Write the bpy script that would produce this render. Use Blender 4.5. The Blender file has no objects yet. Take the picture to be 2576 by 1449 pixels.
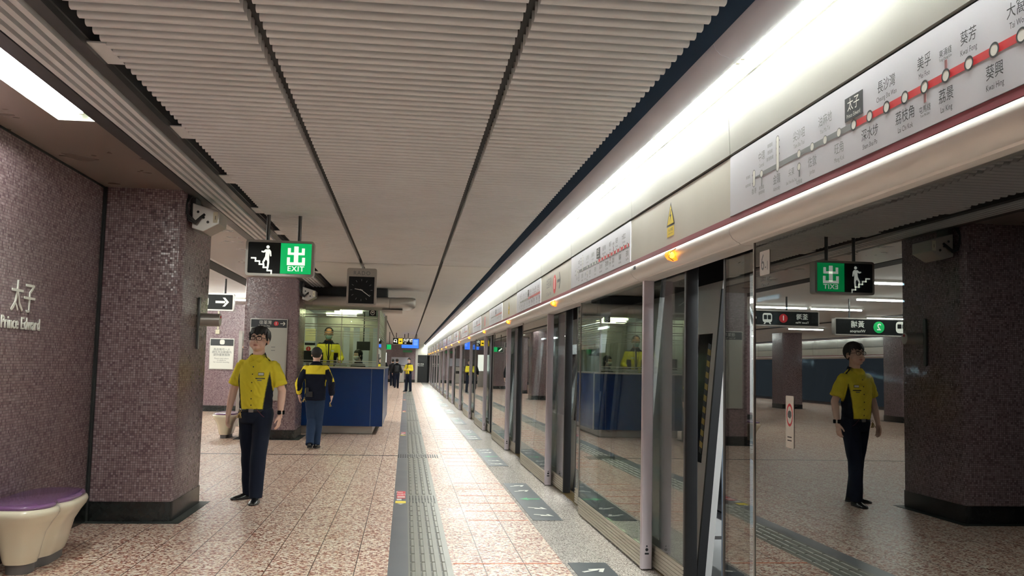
import bpy, bmesh, math, random
from mathutils import Vector, Matrix, Euler
random.seed(7)
PI = math.pi
S = bpy.context.scene
C = S.collection
# ------------------------------------------------------------------ camera, world, exposure
CAM_H = 1.42
yaw, pit, rol, FPX = .1126, .0845, .0222, 2316.0
fw = Vector((math.sin(yaw)*math.cos(pit), math.cos(yaw)*math.cos(pit), math.sin(pit)))
rt = Vector((math.cos(yaw), -math.sin(yaw), 0)); up = rt.cross(fw)
rt2 = rt*math.cos(rol) + up*math.sin(rol); up2 = -rt*math.sin(rol) + up*math.cos(rol)
cd = bpy.data.cameras.new('camera'); cam = bpy.data.objects.new('camera', cd); C.objects.link(cam)
cam.matrix_world = Matrix(((rt2.x, up2.x, -fw.x, 0), (rt2.y, up2.y, -fw.y, 0), (rt2.z, up2.z, -fw.z, CAM_H), (0, 0, 0, 1)))
cd.sensor_width = 36; cd.lens = FPX/2576*36; cd.clip_start = .05; cd.clip_end = 300
S.camera = cam
w = bpy.data.worlds.new('world'); S.world = w; w.use_nodes = True
w.node_tree.nodes['Background'].inputs[0].default_value = (.02, .025, .03, 1)
w.node_tree.nodes['Background'].inputs[1].default_value = 1.0
S.view_settings.view_transform = 'Standard'; S.view_settings.look = 'None'
S.view_settings.exposure = 1.45; S.view_settings.gamma = 1
TUBE = 80.0        # emission of the fluorescent tubes
try:
    S.cycles.max_bounces = 10; S.cycles.diffuse_bounces = 5; S.cycles.glossy_bounces = 5
    S.cycles.transparent_max_bounces = 24; S.cycles.transmission_bounces = 6
    S.cycles.sample_clamp_indirect = 4; S.cycles.use_denoising = True
    S.cycles.caustics_reflective = False; S.cycles.caustics_refractive = False
except Exception: pass

# ------------------------------------------------------------------ helpers
def lin(r, g, b):
    f = lambda c: ((c/255)/12.92 if c/255 <= .04045 else ((c/255+.055)/1.055)**2.4)
    return (f(r), f(g), f(b), 1)
class NT:
    def __init__(s, name):
        s.m = bpy.data.materials.new(name); s.m.use_nodes = True; s.t = s.m.node_tree
        s.b = s.t.nodes['Principled BSDF']; s.out = s.t.nodes['Material Output']
    def n(s, typ, **k):
        nd = s.t.nodes.new(typ)
        for a, v in k.items(): setattr(nd, a, v)
        return nd
    def l(s, a, b): s.t.links.new(a, b)
    def math(s, op, a, b=None, c=None):
        nd = s.n('ShaderNodeMath', operation=op)
        for i, v in enumerate((a, b, c)):
            if v is None: continue
            if isinstance(v, (int, float)): nd.inputs[i].default_value = v
            else: s.l(v, nd.inputs[i])
        return nd.outputs[0]
    def pos(s):
        g = s.n('ShaderNodeNewGeometry'); x = s.n('ShaderNodeSeparateXYZ'); s.l(g.outputs['Position'], x.inputs[0])
        return g.outputs['Position'], x.outputs[0], x.outputs[1], x.outputs[2]
    def obj(s):
        g = s.n('ShaderNodeTexCoord'); x = s.n('ShaderNodeSeparateXYZ'); s.l(g.outputs['Object'], x.inputs[0])
        return g.outputs['Object'], x.outputs[0], x.outputs[1], x.outputs[2]
    def mix(s, f, a, b, blend='MIX'):
        nd = s.n('ShaderNodeMix', data_type='RGBA', blend_type=blend)
        for v, i in ((f, 0), (a, 6), (b, 7)):
            if isinstance(v, (int, float)): nd.inputs[i].default_value = v
            elif isinstance(v, tuple): nd.inputs[i].default_value = v
            else: s.l(v, nd.inputs[i])
        return nd.outputs[2]
    def ramp(s, f, st):
        nd = s.n('ShaderNodeValToRGB'); e = nd.color_ramp.elements
        while len(e) < len(st): e.new(.5)
        for i, (p, c) in enumerate(st): e[i].position = p; e[i].color = c
        s.l(f, nd.inputs[0]); return nd.outputs[0]
    def noise(s, sc, det=2, vec=None, rough=.5):
        nd = s.n('ShaderNodeTexNoise'); nd.inputs['Scale'].default_value = sc; nd.inputs['Detail'].default_value = det
        nd.inputs['Roughness'].default_value = rough
        if vec is not None: s.l(vec, nd.inputs['Vector'])
        return nd.outputs[0]
    def comb(s, x, y, z):
        nd = s.n('ShaderNodeCombineXYZ')
        for i, v in enumerate((x, y, z)):
            if isinstance(v, (int, float)): nd.inputs[i].default_value = v
            else: s.l(v, nd.inputs[i])
        return nd.outputs[0]
    def bump(s, h, st, dist=.002):
        nd = s.n('ShaderNodeBump'); nd.inputs['Strength'].default_value = st; nd.inputs['Distance'].default_value = dist
        s.l(h, nd.inputs['Height']); s.l(nd.outputs[0], s.b.inputs['Normal'])
    def line(s, v, period, half):      # 1 on a joint line
        f = s.math('FRACT', s.math('DIVIDE', v, period)); d = s.math('ABSOLUTE', s.math('SUBTRACT', f, .5))
        return s.math('GREATER_THAN', d, .5 - half/period)
def plain(name, col, rough=.5, metal=0., spec=.5, var=0., vs=8, coat=0, aniso=None):
    m = NT(name); b = m.b
    b.inputs['Roughness'].default_value = rough; b.inputs['Metallic'].default_value = metal
    b.inputs['Specular IOR Level'].default_value = spec
    if coat: b.inputs['Coat Weight'].default_value = coat; b.inputs['Coat Roughness'].default_value = .08
    if var:
        tc = m.n('ShaderNodeTexCoord'); v = tc.outputs['Object']
        if aniso:
            mp = m.n('ShaderNodeMapping'); m.l(v, mp.inputs[0]); mp.inputs['Scale'].default_value = aniso; v = mp.outputs[0]
        n = m.noise(vs, 3, v)
        dk = tuple(c*(1-var) for c in col[:3])+(1,); lt = tuple(min(1, c*(1+var)) for c in col[:3])+(1,)
        m.l(m.ramp(n, [(.3, dk), (.7, lt)]), b.inputs['Base Color'])
        r = m.n('ShaderNodeMapRange'); m.l(n, r.inputs[0]); r.inputs[3].default_value = rough*.85; r.inputs[4].default_value = min(1, rough*1.2)
        m.l(r.outputs[0], b.inputs['Roughness'])
    else: b.inputs['Base Color'].default_value = col
    return m.m
def emit(name, col, st):
    m = NT(name); m.b.inputs['Base Color'].default_value = (*[c*.8 for c in col[:3]], 1)
    m.b.inputs['Emission Color'].default_value = col; m.b.inputs['Emission Strength'].default_value = st; return m.m
def glassmat(name, tint, r0=.06, rough=0.0):
    m = NT(name); m.t.nodes.remove(m.b)
    g = m.n('ShaderNodeNewGeometry'); vm = m.n('ShaderNodeVectorMath', operation='DOT_PRODUCT')
    m.l(g.outputs['Normal'], vm.inputs[0]); m.l(g.outputs['Incoming'], vm.inputs[1])
    c = m.math('ABSOLUTE', vm.outputs['Value']); q = m.math('POWER', m.math('SUBTRACT', 1.0, c), 5.0)
    f = m.math('ADD', m.math('MULTIPLY', q, 1-r0), r0)
    t = m.n('ShaderNodeBsdfTransparent'); t.inputs[0].default_value = tint
    gl = m.n('ShaderNodeBsdfGlossy'); gl.inputs['Roughness'].default_value = rough; gl.inputs[0].default_value = (.93, .96, .95, 1)
    mx = m.n('ShaderNodeMixShader'); m.l(f, mx.inputs[0]); m.l(t.outputs[0], mx.inputs[1]); m.l(gl.outputs[0], mx.inputs[2])
    m.l(mx.outputs[0], m.out.inputs[0]); return m.m
def vcol(name, rough=.8, attr='col', spec=.3, bumpn=None):
    m = NT(name); a = m.n('ShaderNodeAttribute'); a.attribute_name = attr
    m.l(a.outputs['Color'], m.b.inputs['Base Color']); m.b.inputs['Roughness'].default_value = rough
    m.b.inputs['Specular IOR Level'].default_value = spec
    if bumpn: m.bump(m.noise(bumpn[0], 4, m.obj()[0]), bumpn[1], bumpn[2])
    return m.m

class G:
    """collects geometry for one mesh"""
    def __init__(s): s.v = []; s.f = []; s.mi = []; s.cur = 0
    def add(s, vs, fs):
        o = len(s.v); s.v += [tuple(v) for v in vs]
        for f in fs: s.f.append([i+o for i in f]); s.mi.append(s.cur)
        return s
    def box(s, x0, x1, y0, y1, z0, z1):
        v = [(x, y, z) for x in (x0, x1) for y in (y0, y1) for z in (z0, z1)]
        return s.add(v, [(0, 1, 3, 2), (4, 6, 7, 5), (0, 4, 5, 1), (2, 3, 7, 6), (0, 2, 6, 4), (1, 5, 7, 3)])
    def prism(s, poly, axis, a, b, cap=True):
        """poly of 2D points swept along axis ('x': poly=(y,z); 'y': (x,z); 'z': (x,y))"""
        def P(p, t): return {'x': (t, p[0], p[1]), 'y': (p[0], t, p[1]), 'z': (p[0], p[1], t)}[axis]
        n = len(poly); v = [P(p, a) for p in poly] + [P(p, b) for p in poly]
        f = [(i, (i+1) % n, n+(i+1) % n, n+i) for i in range(n)]
        if cap: f += [tuple(range(n-1, -1, -1)), tuple(range(n, 2*n))]
        return s.add(v, f)
    def strip(s, pts, axis, a, b, th):
        """open profile polyline given thickness th along its normal, swept"""
        L = []; R = []
        for i, p in enumerate(pts):
            q0 = pts[max(0, i-1)]; q1 = pts[min(len(pts)-1, i+1)]
            d = Vector((q1[0]-q0[0], q1[1]-q0[1])).normalized(); nn = Vector((-d.y, d.x))*th
            L.append(p); R.append((p[0]+nn.x, p[1]+nn.y))
        return s.prism(L+R[::-1], axis, a, b)
    def rings(s, R, closed=True, cap=True):
        n = len(R[0]); v = [p for r in R for p in r]; f = []
        for i in range(len(R)-1):
            for j in range(n if closed else n-1):
                k = (j+1) % n; f.append((i*n+j, i*n+k, (i+1)*n+k, (i+1)*n+j))
        if cap: f += [tuple(range(n-1, -1, -1)), tuple((len(R)-1)*n+i for i in range(n))]
        return s.add(v, f)
    def cyl(s, p0, p1, r0, r1=None, n=16, cap=True):
        r1 = r0 if r1 is None else r1; p0 = Vector(p0); p1 = Vector(p1); d = (p1-p0).normalized()
        a = d.orthogonal().normalized(); b = d.cross(a)
        return s.rings([[p+(a*math.cos(t)+b*math.sin(t))*r for t in [2*PI*i/n for i in range(n)]] for p, r in ((p0, r0), (p1, r1))], cap=cap)
    def tube(s, pts, r, n=8):
        pts = [Vector(p) for p in pts]; R = []; a = None
        for i, p in enumerate(pts):
            d = (pts[min(i+1, len(pts)-1)]-pts[max(i-1, 0)]).normalized()
            a = d.orthogonal().normalized() if a is None else (a-d*a.dot(d)).normalized(); b = d.cross(a)
            rr = r[i] if isinstance(r, (list, tuple)) else r
            R.append([p+(a*math.cos(t)+b*math.sin(t))*rr for t in [2*PI*k/n for k in range(n)]])
        return s.rings(R)
    def ell(s, c, r, n=16, m=10, rot=None):
        c = Vector(c); R = []
        for i in range(1, m):
            t = PI*i/m; ring = []
            for j in range(n):
                q = 2*PI*j/n; v = Vector((r[0]*math.sin(t)*math.cos(q), r[1]*math.sin(t)*math.sin(q), -r[2]*math.cos(t)))
                if rot: v = rot @ v
                ring.append(c+v)
            R.append(ring)
        o = len(s.v); s.rings(R, cap=False)
        for z, idx in ((-1, 0), (1, m-2)):
            v = Vector((0, 0, z*r[2])); v = rot @ v if rot else v
            s.v.append(tuple(c+v)); t = len(s.v)-1
            for j in range(n):
                a = o+idx*n+j; b = o+idx*n+(j+1) % n
                s.f.append([t, b, a] if z < 0 else [t, a, b]); s.mi.append(s.cur)
        return s
    def cap(s, p0, r0, p1, r1, n=14, k=4):
        """tapered capsule"""
        p0 = Vector(p0); p1 = Vector(p1); d = (p1-p0).normalized(); a = d.orthogonal().normalized(); b = d.cross(a); R = []
        def ring(p, r): R.append([p+(a*math.cos(t)+b*math.sin(t))*r for t in [2*PI*i/n for i in range(n)]])
        for i in range(1, k+1): t = PI/2*i/k; ring(p0-d*r0*math.cos(t), r0*math.sin(t))
        for i in range(k, 0, -1): t = PI/2*i/k; ring(p1+d*r1*math.cos(t), r1*math.sin(t))
        return s.rings(R)
def rrect(w, h, r, n=4, cx=0, cy=0):
    o = []
    for sx, sy, a0 in ((1, 1, 0), (-1, 1, PI/2), (-1, -1, PI), (1, -1, 1.5*PI)):
        for i in range(n+1):
            a = a0+PI/2*i/n; o.append((cx+sx*(w/2-r)+r*math.cos(a), cy+sy*(h/2-r)+r*math.sin(a)))
    return o
def link(o, parent=None):
    C.objects.link(o)
    if parent is not None:
        o.parent = parent
        if parent.get('_w'): o.matrix_parent_inverse = Matrix.Translation(-Vector(parent['_o']))
    return o
def mesh(name, g, mats, smooth=False):
    me = bpy.data.meshes.new(name); me.from_pydata(g.v, [], g.f)
    for m in (mats if isinstance(mats, (list, tuple)) else [mats]): me.materials.append(m)
    if any(g.mi): me.polygons.foreach_set('material_index', g.mi)
    bm = bmesh.new(); bm.from_mesh(me); bmesh.ops.recalc_face_normals(bm, faces=bm.faces[:]); bm.to_mesh(me); bm.free()
    if smooth:
        me.polygons.foreach_set('use_smooth', [True]*len(me.polygons))
        if smooth != 'all':
            try: me.set_sharp_from_angle(angle=math.radians(smooth if smooth is not True else 35))
            except Exception: pass
    me.update(); return me
def obj(name, g, mats, parent=None, smooth=False, bevel=0, label=None, wn=True):
    o = bpy.data.objects.new(name, mesh(name, g, mats, smooth)); link(o, parent)
    if bevel:
        b = o.modifiers.new('bevel', 'BEVEL'); b.width = bevel; b.segments = 2; b.limit_method = 'ANGLE'; b.angle_limit = .7
    if label: o['label'] = label
    return o
def tag(o, label, cat, group=None):
    o['label'] = label; o['category'] = cat
    if group: o['group'] = group
    return o
def thing(name, label, cat, loc=(0, 0, 0), group=None, rz=None):
    """Empty at the base; children are given in world coordinates unless rz is set (then local)"""
    o = bpy.data.objects.new(name, None); C.objects.link(o); o.location = loc; o.empty_display_size = .1
    if rz is None: o['_w'] = 1; o['_o'] = list(loc)
    else: o.rotation_euler = (0, 0, rz)
    return tag(o, label, cat, group)
def struct(name, g, m, smooth=False, bevel=0):
    o = obj(name, g, m, smooth=smooth, bevel=bevel); o['kind'] = 'structure'; return o
def dup(root, dloc, label=None, group=None):
    r = root.copy(); C.objects.link(r); r.location = Vector(root.location)+Vector(dloc)
    if label: r['label'] = label
    if group: r['group'] = group
    def rec(a, b):
        for ch in list(a.children):
            if ch.get('_skipdup'): continue
            c = ch.copy(); mi = ch.matrix_parent_inverse.copy(); C.objects.link(c); c.parent = b; c.matrix_parent_inverse = mi; rec(ch, c)
    rec(root, r); return r
_tc = {}
def text_g(txt, size, bold=False, spacing=1.0):
    """2D text as G in the xy plane, centred, height of capitals ~ size"""
    key = (txt, size, bold, spacing)
    if key not in _tc:
        cu = bpy.data.curves.new('t', 'FONT'); cu.body = txt; cu.size = size; cu.align_x = 'CENTER'; cu.align_y = 'CENTER'
        cu.resolution_u = 2; cu.space_character = spacing
        if bold: cu.offset = size*.018
        o = bpy.data.objects.new('t', cu); C.objects.link(o)
        me = bpy.data.meshes.new_from_object(o.evaluated_get(bpy.context.evaluated_depsgraph_get()))
        _tc[key] = ([tuple(v.co) for v in me.vertices], [tuple(p.vertices) for p in me.polygons])
        bpy.data.objects.remove(o); bpy.data.curves.remove(cu); bpy.data.meshes.remove(me)
    return _tc[key]
def put_text(g, txt, size, place, sx=1.0, bold=False, spacing=1.0):
    """place maps (u, v) -> 3D"""
    vs, fs = text_g(txt, size, bold, spacing)
    return g.add([place(v[0]*sx, v[1]) for v in vs], fs)
def wallx(x, y, z, s=-1):     # on a plane facing -x (reader looks +x; right is -y); s=+1 : facing +x
    return lambda u, v: (x, y+s*u, z+v)
def facey(x, y, z):           # on a plane facing the camera (-y)
    return lambda u, v: (x+u, y, z+v)
def poly_on(g, pts, place): return g.add([place(*p) for p in pts], [tuple(range(len(pts)))])
def circ(r, n=20, cx=0, cy=0): return [(cx+r*math.cos(2*PI*i/n), cy+r*math.sin(2*PI*i/n)) for i in range(n)]
def ring_on(g, r0, r1, place, n=24, cx=0, cy=0, ry=1):
    v = [place(cx+r*math.cos(2*PI*i/n), cy+ry*r*math.sin(2*PI*i/n)) for r in (r0, r1) for i in range(n)]
    return g.add(v, [(i, (i+1) % n, n+(i+1) % n, n+i) for i in range(n)])
ORD = ['nearest', 'second', 'third', 'fourth', 'fifth', 'sixth', 'seventh', 'eighth', 'ninth', 'tenth', 'eleventh', 'twelfth', 'thirteenth', 'fourteenth', 'fifteenth', 'sixteenth']
def nth(k): return ('nearest' if k == 0 else ORD[k]+' nearest')

# ------------------------------------------------------------------ materials
M = {}
def terrazzo():
    m = NT('terrazzo'); p, x, y, z = m.pos()
    vo = m.n('ShaderNodeTexVoronoi'); vo.inputs['Scale'].default_value = 62; m.l(p, vo.inputs['Vector']); vo.inputs['Randomness'].default_value = 1
    sp = m.n('ShaderNodeSeparateColor'); m.l(vo.outputs['Color'], sp.inputs[0])
    c = m.ramp(sp.outputs[0], [(0, lin(84, 26, 18)), (.2, lin(142, 74, 58)), (.38, lin(186, 134, 114)), (.52, lin(224, 202, 182)), (.75, lin(234, 222, 206)), (1, lin(246, 240, 230))])
    c.node.color_ramp.interpolation = 'LINEAR'
    n = m.noise(1.2, 3, p); c = m.mix(m.math('MULTIPLY', n, .22), c, lin(176, 138, 116))
    # tiles: long joints every 0.3 m, fainter cross joints
    jx = m.line(m.math('ADD', x, .005), .3, .0036); jy = m.math('MULTIPLY', m.line(y, .6, .0022), .45)
    # per tile tone
    cell = m.comb(m.math('FLOOR', m.math('DIVIDE', m.math('ADD', x, .155), .3)), m.math('FLOOR', m.math('DIVIDE', m.math('ADD', y, .3), .6)), 0)
    wn = m.n('ShaderNodeTexWhiteNoise', noise_dimensions='3D'); m.l(cell, wn.inputs['Vector'])
    c = m.mix(m.math('MULTIPLY', wn.outputs['Value'], .07), c, lin(196, 176, 156))
    j = m.math('MAXIMUM', jx, jy); c = m.mix(m.math('MULTIPLY', j, .95), c, lin(60, 34, 26))
    m.l(c, m.b.inputs['Base Color'])
    r = m.n('ShaderNodeMapRange'); m.l(wn.outputs['Value'], r.inputs[0]); r.inputs[3].default_value = .3; r.inputs[4].default_value = .38
    m.l(m.math('ADD', r.outputs[0], m.math('MULTIPLY', m.noise(5, 3, p), .1)), m.b.inputs['Roughness'])
    m.b.inputs['Specular IOR Level'].default_value = .26
    nv = m.noise(9, 2, p); m.bump(nv, .12, .004)
    return m.m
def edge_terrazzo():
    m = NT('fine_grey_terrazzo'); p, x, y, z = m.pos()
    vo = m.n('ShaderNodeTexVoronoi'); vo.inputs['Scale'].default_value = 150; m.l(p, vo.inputs['Vector'])
    sp = m.n('ShaderNodeSeparateColor'); m.l(vo.outputs['Color'], sp.inputs[0])
    c = m.ramp(sp.outputs[0], [(0, lin(92, 86, 82)), (.3, lin(160, 152, 146)), (.6, lin(206, 198, 190)), (1, lin(240, 234, 226))])
    c = m.mix(m.math('MULTIPLY', m.line(y, 1.52, .002), .6), c, lin(90, 88, 82))
    m.l(c, m.b.inputs['Base Color']); m.b.inputs['Roughness'].default_value = .22; return m.m
def mosaic(name='purple_mosaic', a=(138, 116, 120), b=(164, 146, 150), d=(114, 92, 98), t=.02):
    m = NT(name); p, x, y, z = m.pos()
    u = m.math('ADD', x, y); cu = m.math('FLOOR', m.math('DIVIDE', u, t)); cz = m.math('FLOOR', m.math('DIVIDE', z, t))
    wn = m.n('ShaderNodeTexWhiteNoise', noise_dimensions='3D'); m.l(m.comb(cu, cz, 0), wn.inputs['Vector'])
    c = m.ramp(wn.outputs['Value'], [(0, lin(*d)), (.3, lin(*a)), (.8, lin(*[(i+j)//2 for i, j in zip(a, b)])), (1, lin(*b))])
    g = m.math('MAXIMUM', m.line(u, t, .0011), m.line(z, t, .0011))
    c = m.mix(g, c, lin(52, 40, 42)); m.l(c, m.b.inputs['Base Color'])
    m.b.inputs['Specular IOR Level'].default_value = .6
    m.l(m.math('ADD', m.math('MULTIPLY', g, .5), .24), m.b.inputs['Roughness'])
    # every little tile is set at a slightly different angle
    ge = m.n('ShaderNodeNewGeometry'); s1 = m.n('ShaderNodeVectorMath', operation='SUBTRACT'); m.l(wn.outputs['Color'], s1.inputs[0]); s1.inputs[1].default_value = (.5, .5, .5)
    s2 = m.n('ShaderNodeVectorMath', operation='SCALE'); m.l(s1.outputs[0], s2.inputs[0]); s2.inputs['Scale'].default_value = .16
    s3 = m.n('ShaderNodeVectorMath', operation='ADD'); m.l(ge.outputs['Normal'], s3.inputs[0]); m.l(s2.outputs[0], s3.inputs[1])
    s4 = m.n('ShaderNodeVectorMath', operation='NORMALIZE'); m.l(s3.outputs[0], s4.inputs[0])
    bp = m.n('ShaderNodeBump'); bp.inputs['Strength'].default_value = .5; bp.inputs['Distance'].default_value = .0015; bp.invert = True
    m.l(g, bp.inputs['Height']); m.l(s4.outputs[0], bp.inputs['Normal']); m.l(bp.outputs[0], m.b.inputs['Normal'])
    return m.m
M['terrazzo'] = terrazzo(); M['edge'] = edge_terrazzo(); M['mosaic'] = mosaic()
M['mosaic_pink'] = mosaic('pink_mosaic', (146, 118, 126), (170, 146, 152), (124, 96, 104))
M['slat'] = plain('slat_beige_paint', lin(234, 237, 238), .45, 0, .5, .03, 2)
M['soffit'] = plain('soffit_grey_metal', lin(160, 146, 134), .28, .3, .5, .05, 3)
M['steel'] = plain('brushed_steel', lin(184, 180, 174), .32, .6, .5, .02, 12, aniso=(1, 1, 8))
M['void'] = plain('ceiling_void_blue_grey', lin(66, 94, 124), .9)
M['black'] = plain('black_gap', (.008, .009, .01, 1), .7)
M['darkband'] = plain('dark_grey_metal', lin(84, 84, 84), .38, .4, .5, .05, 5)
M['panel'] = plain('fascia_white_enamel', lin(210, 208, 196), .22, 0, .5, .015, 3, coat=.3)
M['panel_dimmed'] = plain('fascia_enamel_dimmed', lin(172, 172, 164), .3, 0, .5, .015, 3)  # same paint as the fascia, colour darkened to offset the tube glare
M['panelgrey'] = plain('fascia_map_grey', lin(210, 211, 218), .3, 0, .5, .015, 3)
M['beam'] = plain('beam_satin_aluminium', lin(232, 228, 222), .36, .1, .5, .03, 2)
M['cover'] = plain('cove_cover_grey', lin(206, 208, 222), .4, 0, .5)
M['reflector'] = plain('reflector_white', lin(240, 240, 232), .4)
M['psdmetal'] = plain('screen_door_aluminium', lin(204, 194, 202), .34, .25, .5, .03, 3)
M['psdrib'] = plain('ribbed_kick_plate', lin(196, 188, 172), .35, .3)
M['rubber'] = plain('black_rubber', (.012, .012, .014, 1), .45)
M['stripered'] = plain('dark_red_stripe', lin(136, 58, 70), .4)
M['red'] = plain('line_red', lin(206, 48, 54), .4)
M['ink'] = plain('dark_ink', lin(14, 20, 27), .4)
M['grey'] = plain('faded_grey_ink', lin(132, 136, 136), .5)
M['greydk'] = plain('grey_ink', lin(118, 122, 122), .5)
M['white'] = plain('white_print', lin(236, 236, 228), .4)
M['ivory'] = plain('bench_ivory', lin(236, 228, 204), .14, 0, .5, .01, 2, coat=.5)
M['violet'] = plain('bench_violet', lin(126, 88, 136), .16, 0, .5, .02, 2, coat=.5)
M['plinth'] = plain('grey_plinth', lin(100, 98, 98), .5)
M['skirt'] = plain('black_granite', lin(30, 32, 32), .24, 0, .5, .2, 20)
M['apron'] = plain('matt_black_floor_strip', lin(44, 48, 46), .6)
M['strip'] = plain('dark_rubber_strip', lin(96, 100, 106), .32, 0, .5, .03, 2)
M['tactile'] = plain('tactile_grey', lin(128, 128, 118), .34, .2, .5, .05, 6)
M['tactiledk'] = plain('tactile_dark', lin(34, 36, 34), .45)
M['mat'] = plain('floor_sticker_dark', lin(52, 60, 68), .4)
M['matgreen'] = plain('floor_arrow_green', lin(40, 150, 96), .4)
M['orange'] = plain('orange_tape', lin(212, 112, 70), .5)
M['safered'] = plain('safety_red', lin(206, 52, 66), .5)
M['safeyel'] = plain('safety_yellow', lin(232, 206, 60), .5)
M['navy'] = plain('booth_navy_panel', lin(0, 38, 88), .3, 0, .3, .03, 2)
M['glass_fix'] = glassmat('fixed_glass', (.62, .66, .66, 1), .12)
M['glass_leaf'] = glassmat('door_glass', (.78, .8, .79, 1), .10)
M['glass_dark'] = glassmat('dark_tinted_glass', (.13, .16, .18, 1), .19)
M['glass_booth'] = glassmat('booth_glass', (.84, .92, .88, 1), .02)
M['frost'] = plain('frosted_stripe', lin(206, 214, 196), .5)
M['tube'] = emit('fluorescent_tube', (.97, 1, .94, 1), TUBE)
M['tube_hall'] = emit('hall_tube', (.97, 1, .93, 1), TUBE*1.1)
M['tube_soffit'] = emit('soffit_tube', (.97, 1, .93, 1), TUBE*1.7)
M['fixreflector'] = plain('fixture_reflector', lin(184, 188, 178), .4)
M['amber'] = emit('amber_lamp', (1, .19, .008, 1), .95)
M['amberhot'] = emit('amber_core', (1, .42, .03, 1), 2)
M['signblack'] = plain('sign_black', lin(12, 15, 17), .4, 0, .25)
M['signgreen'] = emit('sign_green_lit', lin(0, 170, 88), .36)
M['signwhite'] = emit('sign_white_lit', lin(244, 248, 236), .36)
M['signyellow'] = emit('sign_yellow_lit', lin(244, 206, 40), .34)
M['signred'] = emit('sign_red_lit', lin(196, 40, 48), .3)
M['screenblue'] = emit('screen_blue', lin(50, 108, 225), .5)
M['cream'] = plain('cream_plastic', lin(222, 216, 190), .4)
M['train'] = plain('train_body', lin(226, 224, 222), .4, .1, .5)
M['trainin'] = plain('train_interior', lin(214, 216, 216), .35)
M['trainsteel'] = plain('train_seat_steel', lin(170, 174, 178), .22, .9)
M['partition'] = plain('train_partition', lin(158, 172, 190), .3)
M['winblack'] = plain('train_window_black', (.01, .012, .014, 1), .06)
M['tunnel'] = plain('tunnel_concrete', lin(40, 40, 42), .9)

# ------------------------------------------------------------------ key dimensions (metres)
XF = 1.70      # glass front of the platform screen doors
XP = 1.62      # fascia panel plane
PITCH = 4.564
Y0, Y1 = -4.0, 71.5
ZC = 2.90
K0, K1 = -1, 13      # bays

# ================================================================== SETTING
g = G().box(-17.4, -.08, Y0, Y1, -.15, 0); g.box(.37, 1.19, Y0, Y1, -.15, 0)
struct('floor', g, M['terrazzo'])
struct('trim_1', G().box(1.19, 1.95, Y0, Y1, -.15, 0).box(1.184, 1.196, Y0, Y1, -.01, .002), M['edge'])
struct('trim_2', G().box(-.08, .062, Y0, Y1, -.15, .001), M['strip'])
# cross strip of dark tiles
g = G()
for i in range(0, 30):
    x1 = -.085-i*.3; g.box(x1-.292, x1, 14.47, 14.545, -.002, .0015)
struct('trim_3', g, M['tactiledk'])
# tactile paving : plates with raised bars
tact = thing('tactile_paving', 'grey ribbed tactile guide strip running along the platform floor', 'tactile paving', (.21, 6, 0))
att = [5.15, 9.9, 14.5, 19.15, 23.4, 28.1, 32.6, 37.2, 41.8, 46.3]
gb = G(); gd = G(); y = 3.0
while y < 60:
    if not any(abs(y+.14-a) < .3 for a in att):
        for j in range(4):
            x = .098+j*.072
            gb.prism([(x-.014, .001), (x+.014, .001), (x+.009, .006), (x-.009, .006)], 'y', y+.01, y+.275)
            gd.box(x-.023, x-.015, y+.01, y+.275, .0005, .0014)
    y += .29
for a in att:
    for j in range(9):
        x = .086+j*.032
        for s in (0, 1): gd.box(x-.006, x+.006, a-.27+s*.27, a-.02+s*.27, .0005, .003)
gb.box(.062, .37, Y0, Y1, -.12, .001); gb.cur = 1; gb.add(gd.v, gd.f)
obj('ribbed_surface', gb, [M['tactile'], M['tactiledk']], tact)
g = G()
for j in range(18): g.box(-.075+j*.035, -.058+j*.035, 14.22, 14.7, .001, .004)
tag(obj('attention_strip', g, M['tactiledk']), 'black barred cross strip over the tactile guide beside the booth area', 'tactile paving')
# ceilings
def slats(x0, x1, y0, y1, nm):
    g = G(); y = y0; n = 5
    while y < y1:
        pr = [(y+a, ZC+b) for a, b in ((0, .078), (0, .020), (.002, .010), (.008, .003), (.018, 0), (.034, 0), (.038, .003), (.034, .006), (.019, .006), (.011, .009), (.006, .018), (.005, .078))]
        g.prism(pr, 'x', x0, x1, cap=True)
        y += .0996
    return struct(nm, g, M['slat'], smooth=50)
slats(-1.473, -.733, 2.0, 13.78, 'ceiling'); slats(-.681, .452, 2.0, 13.78, 'ceiling'); slats(.501, 1.246, 2.0, 13.78, 'ceiling')
M['flatceil'] = plain('flat_ceiling_panel', lin(228, 230, 228), .5, 0, .5, .03, 2)
for a, b in ((-1.473, -.733), (-.681, .452), (.501, 1.246)):
    struct('ceiling', G().box(a, b, 13.84, Y1, ZC, ZC+.04), M['flatceil'])
struct('ceiling', G().box(-1.56, 1.36, Y0, Y1, 3.12, 3.2), M['void'])
struct('ceiling', G().box(-1.40, 1.16, Y0, Y1, ZC+.085, ZC+.10), M['black'])  # added black sheet over the slats, deepens the shade between them
g = G()
for xg in (-.707, .476): g.box(xg-.014, xg+.014, Y0, Y1, ZC+.04, ZC+.09)
struct('trim_4', g, M['black'])
g = G()
for i in range(0, 36):
    for x in (-.66, .43): g.box(x-.02, x+.02, 2+i*1.9, 2.05+i*1.9, ZC+.045, 3.13)
struct('trim_5', g, M['black'])
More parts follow.
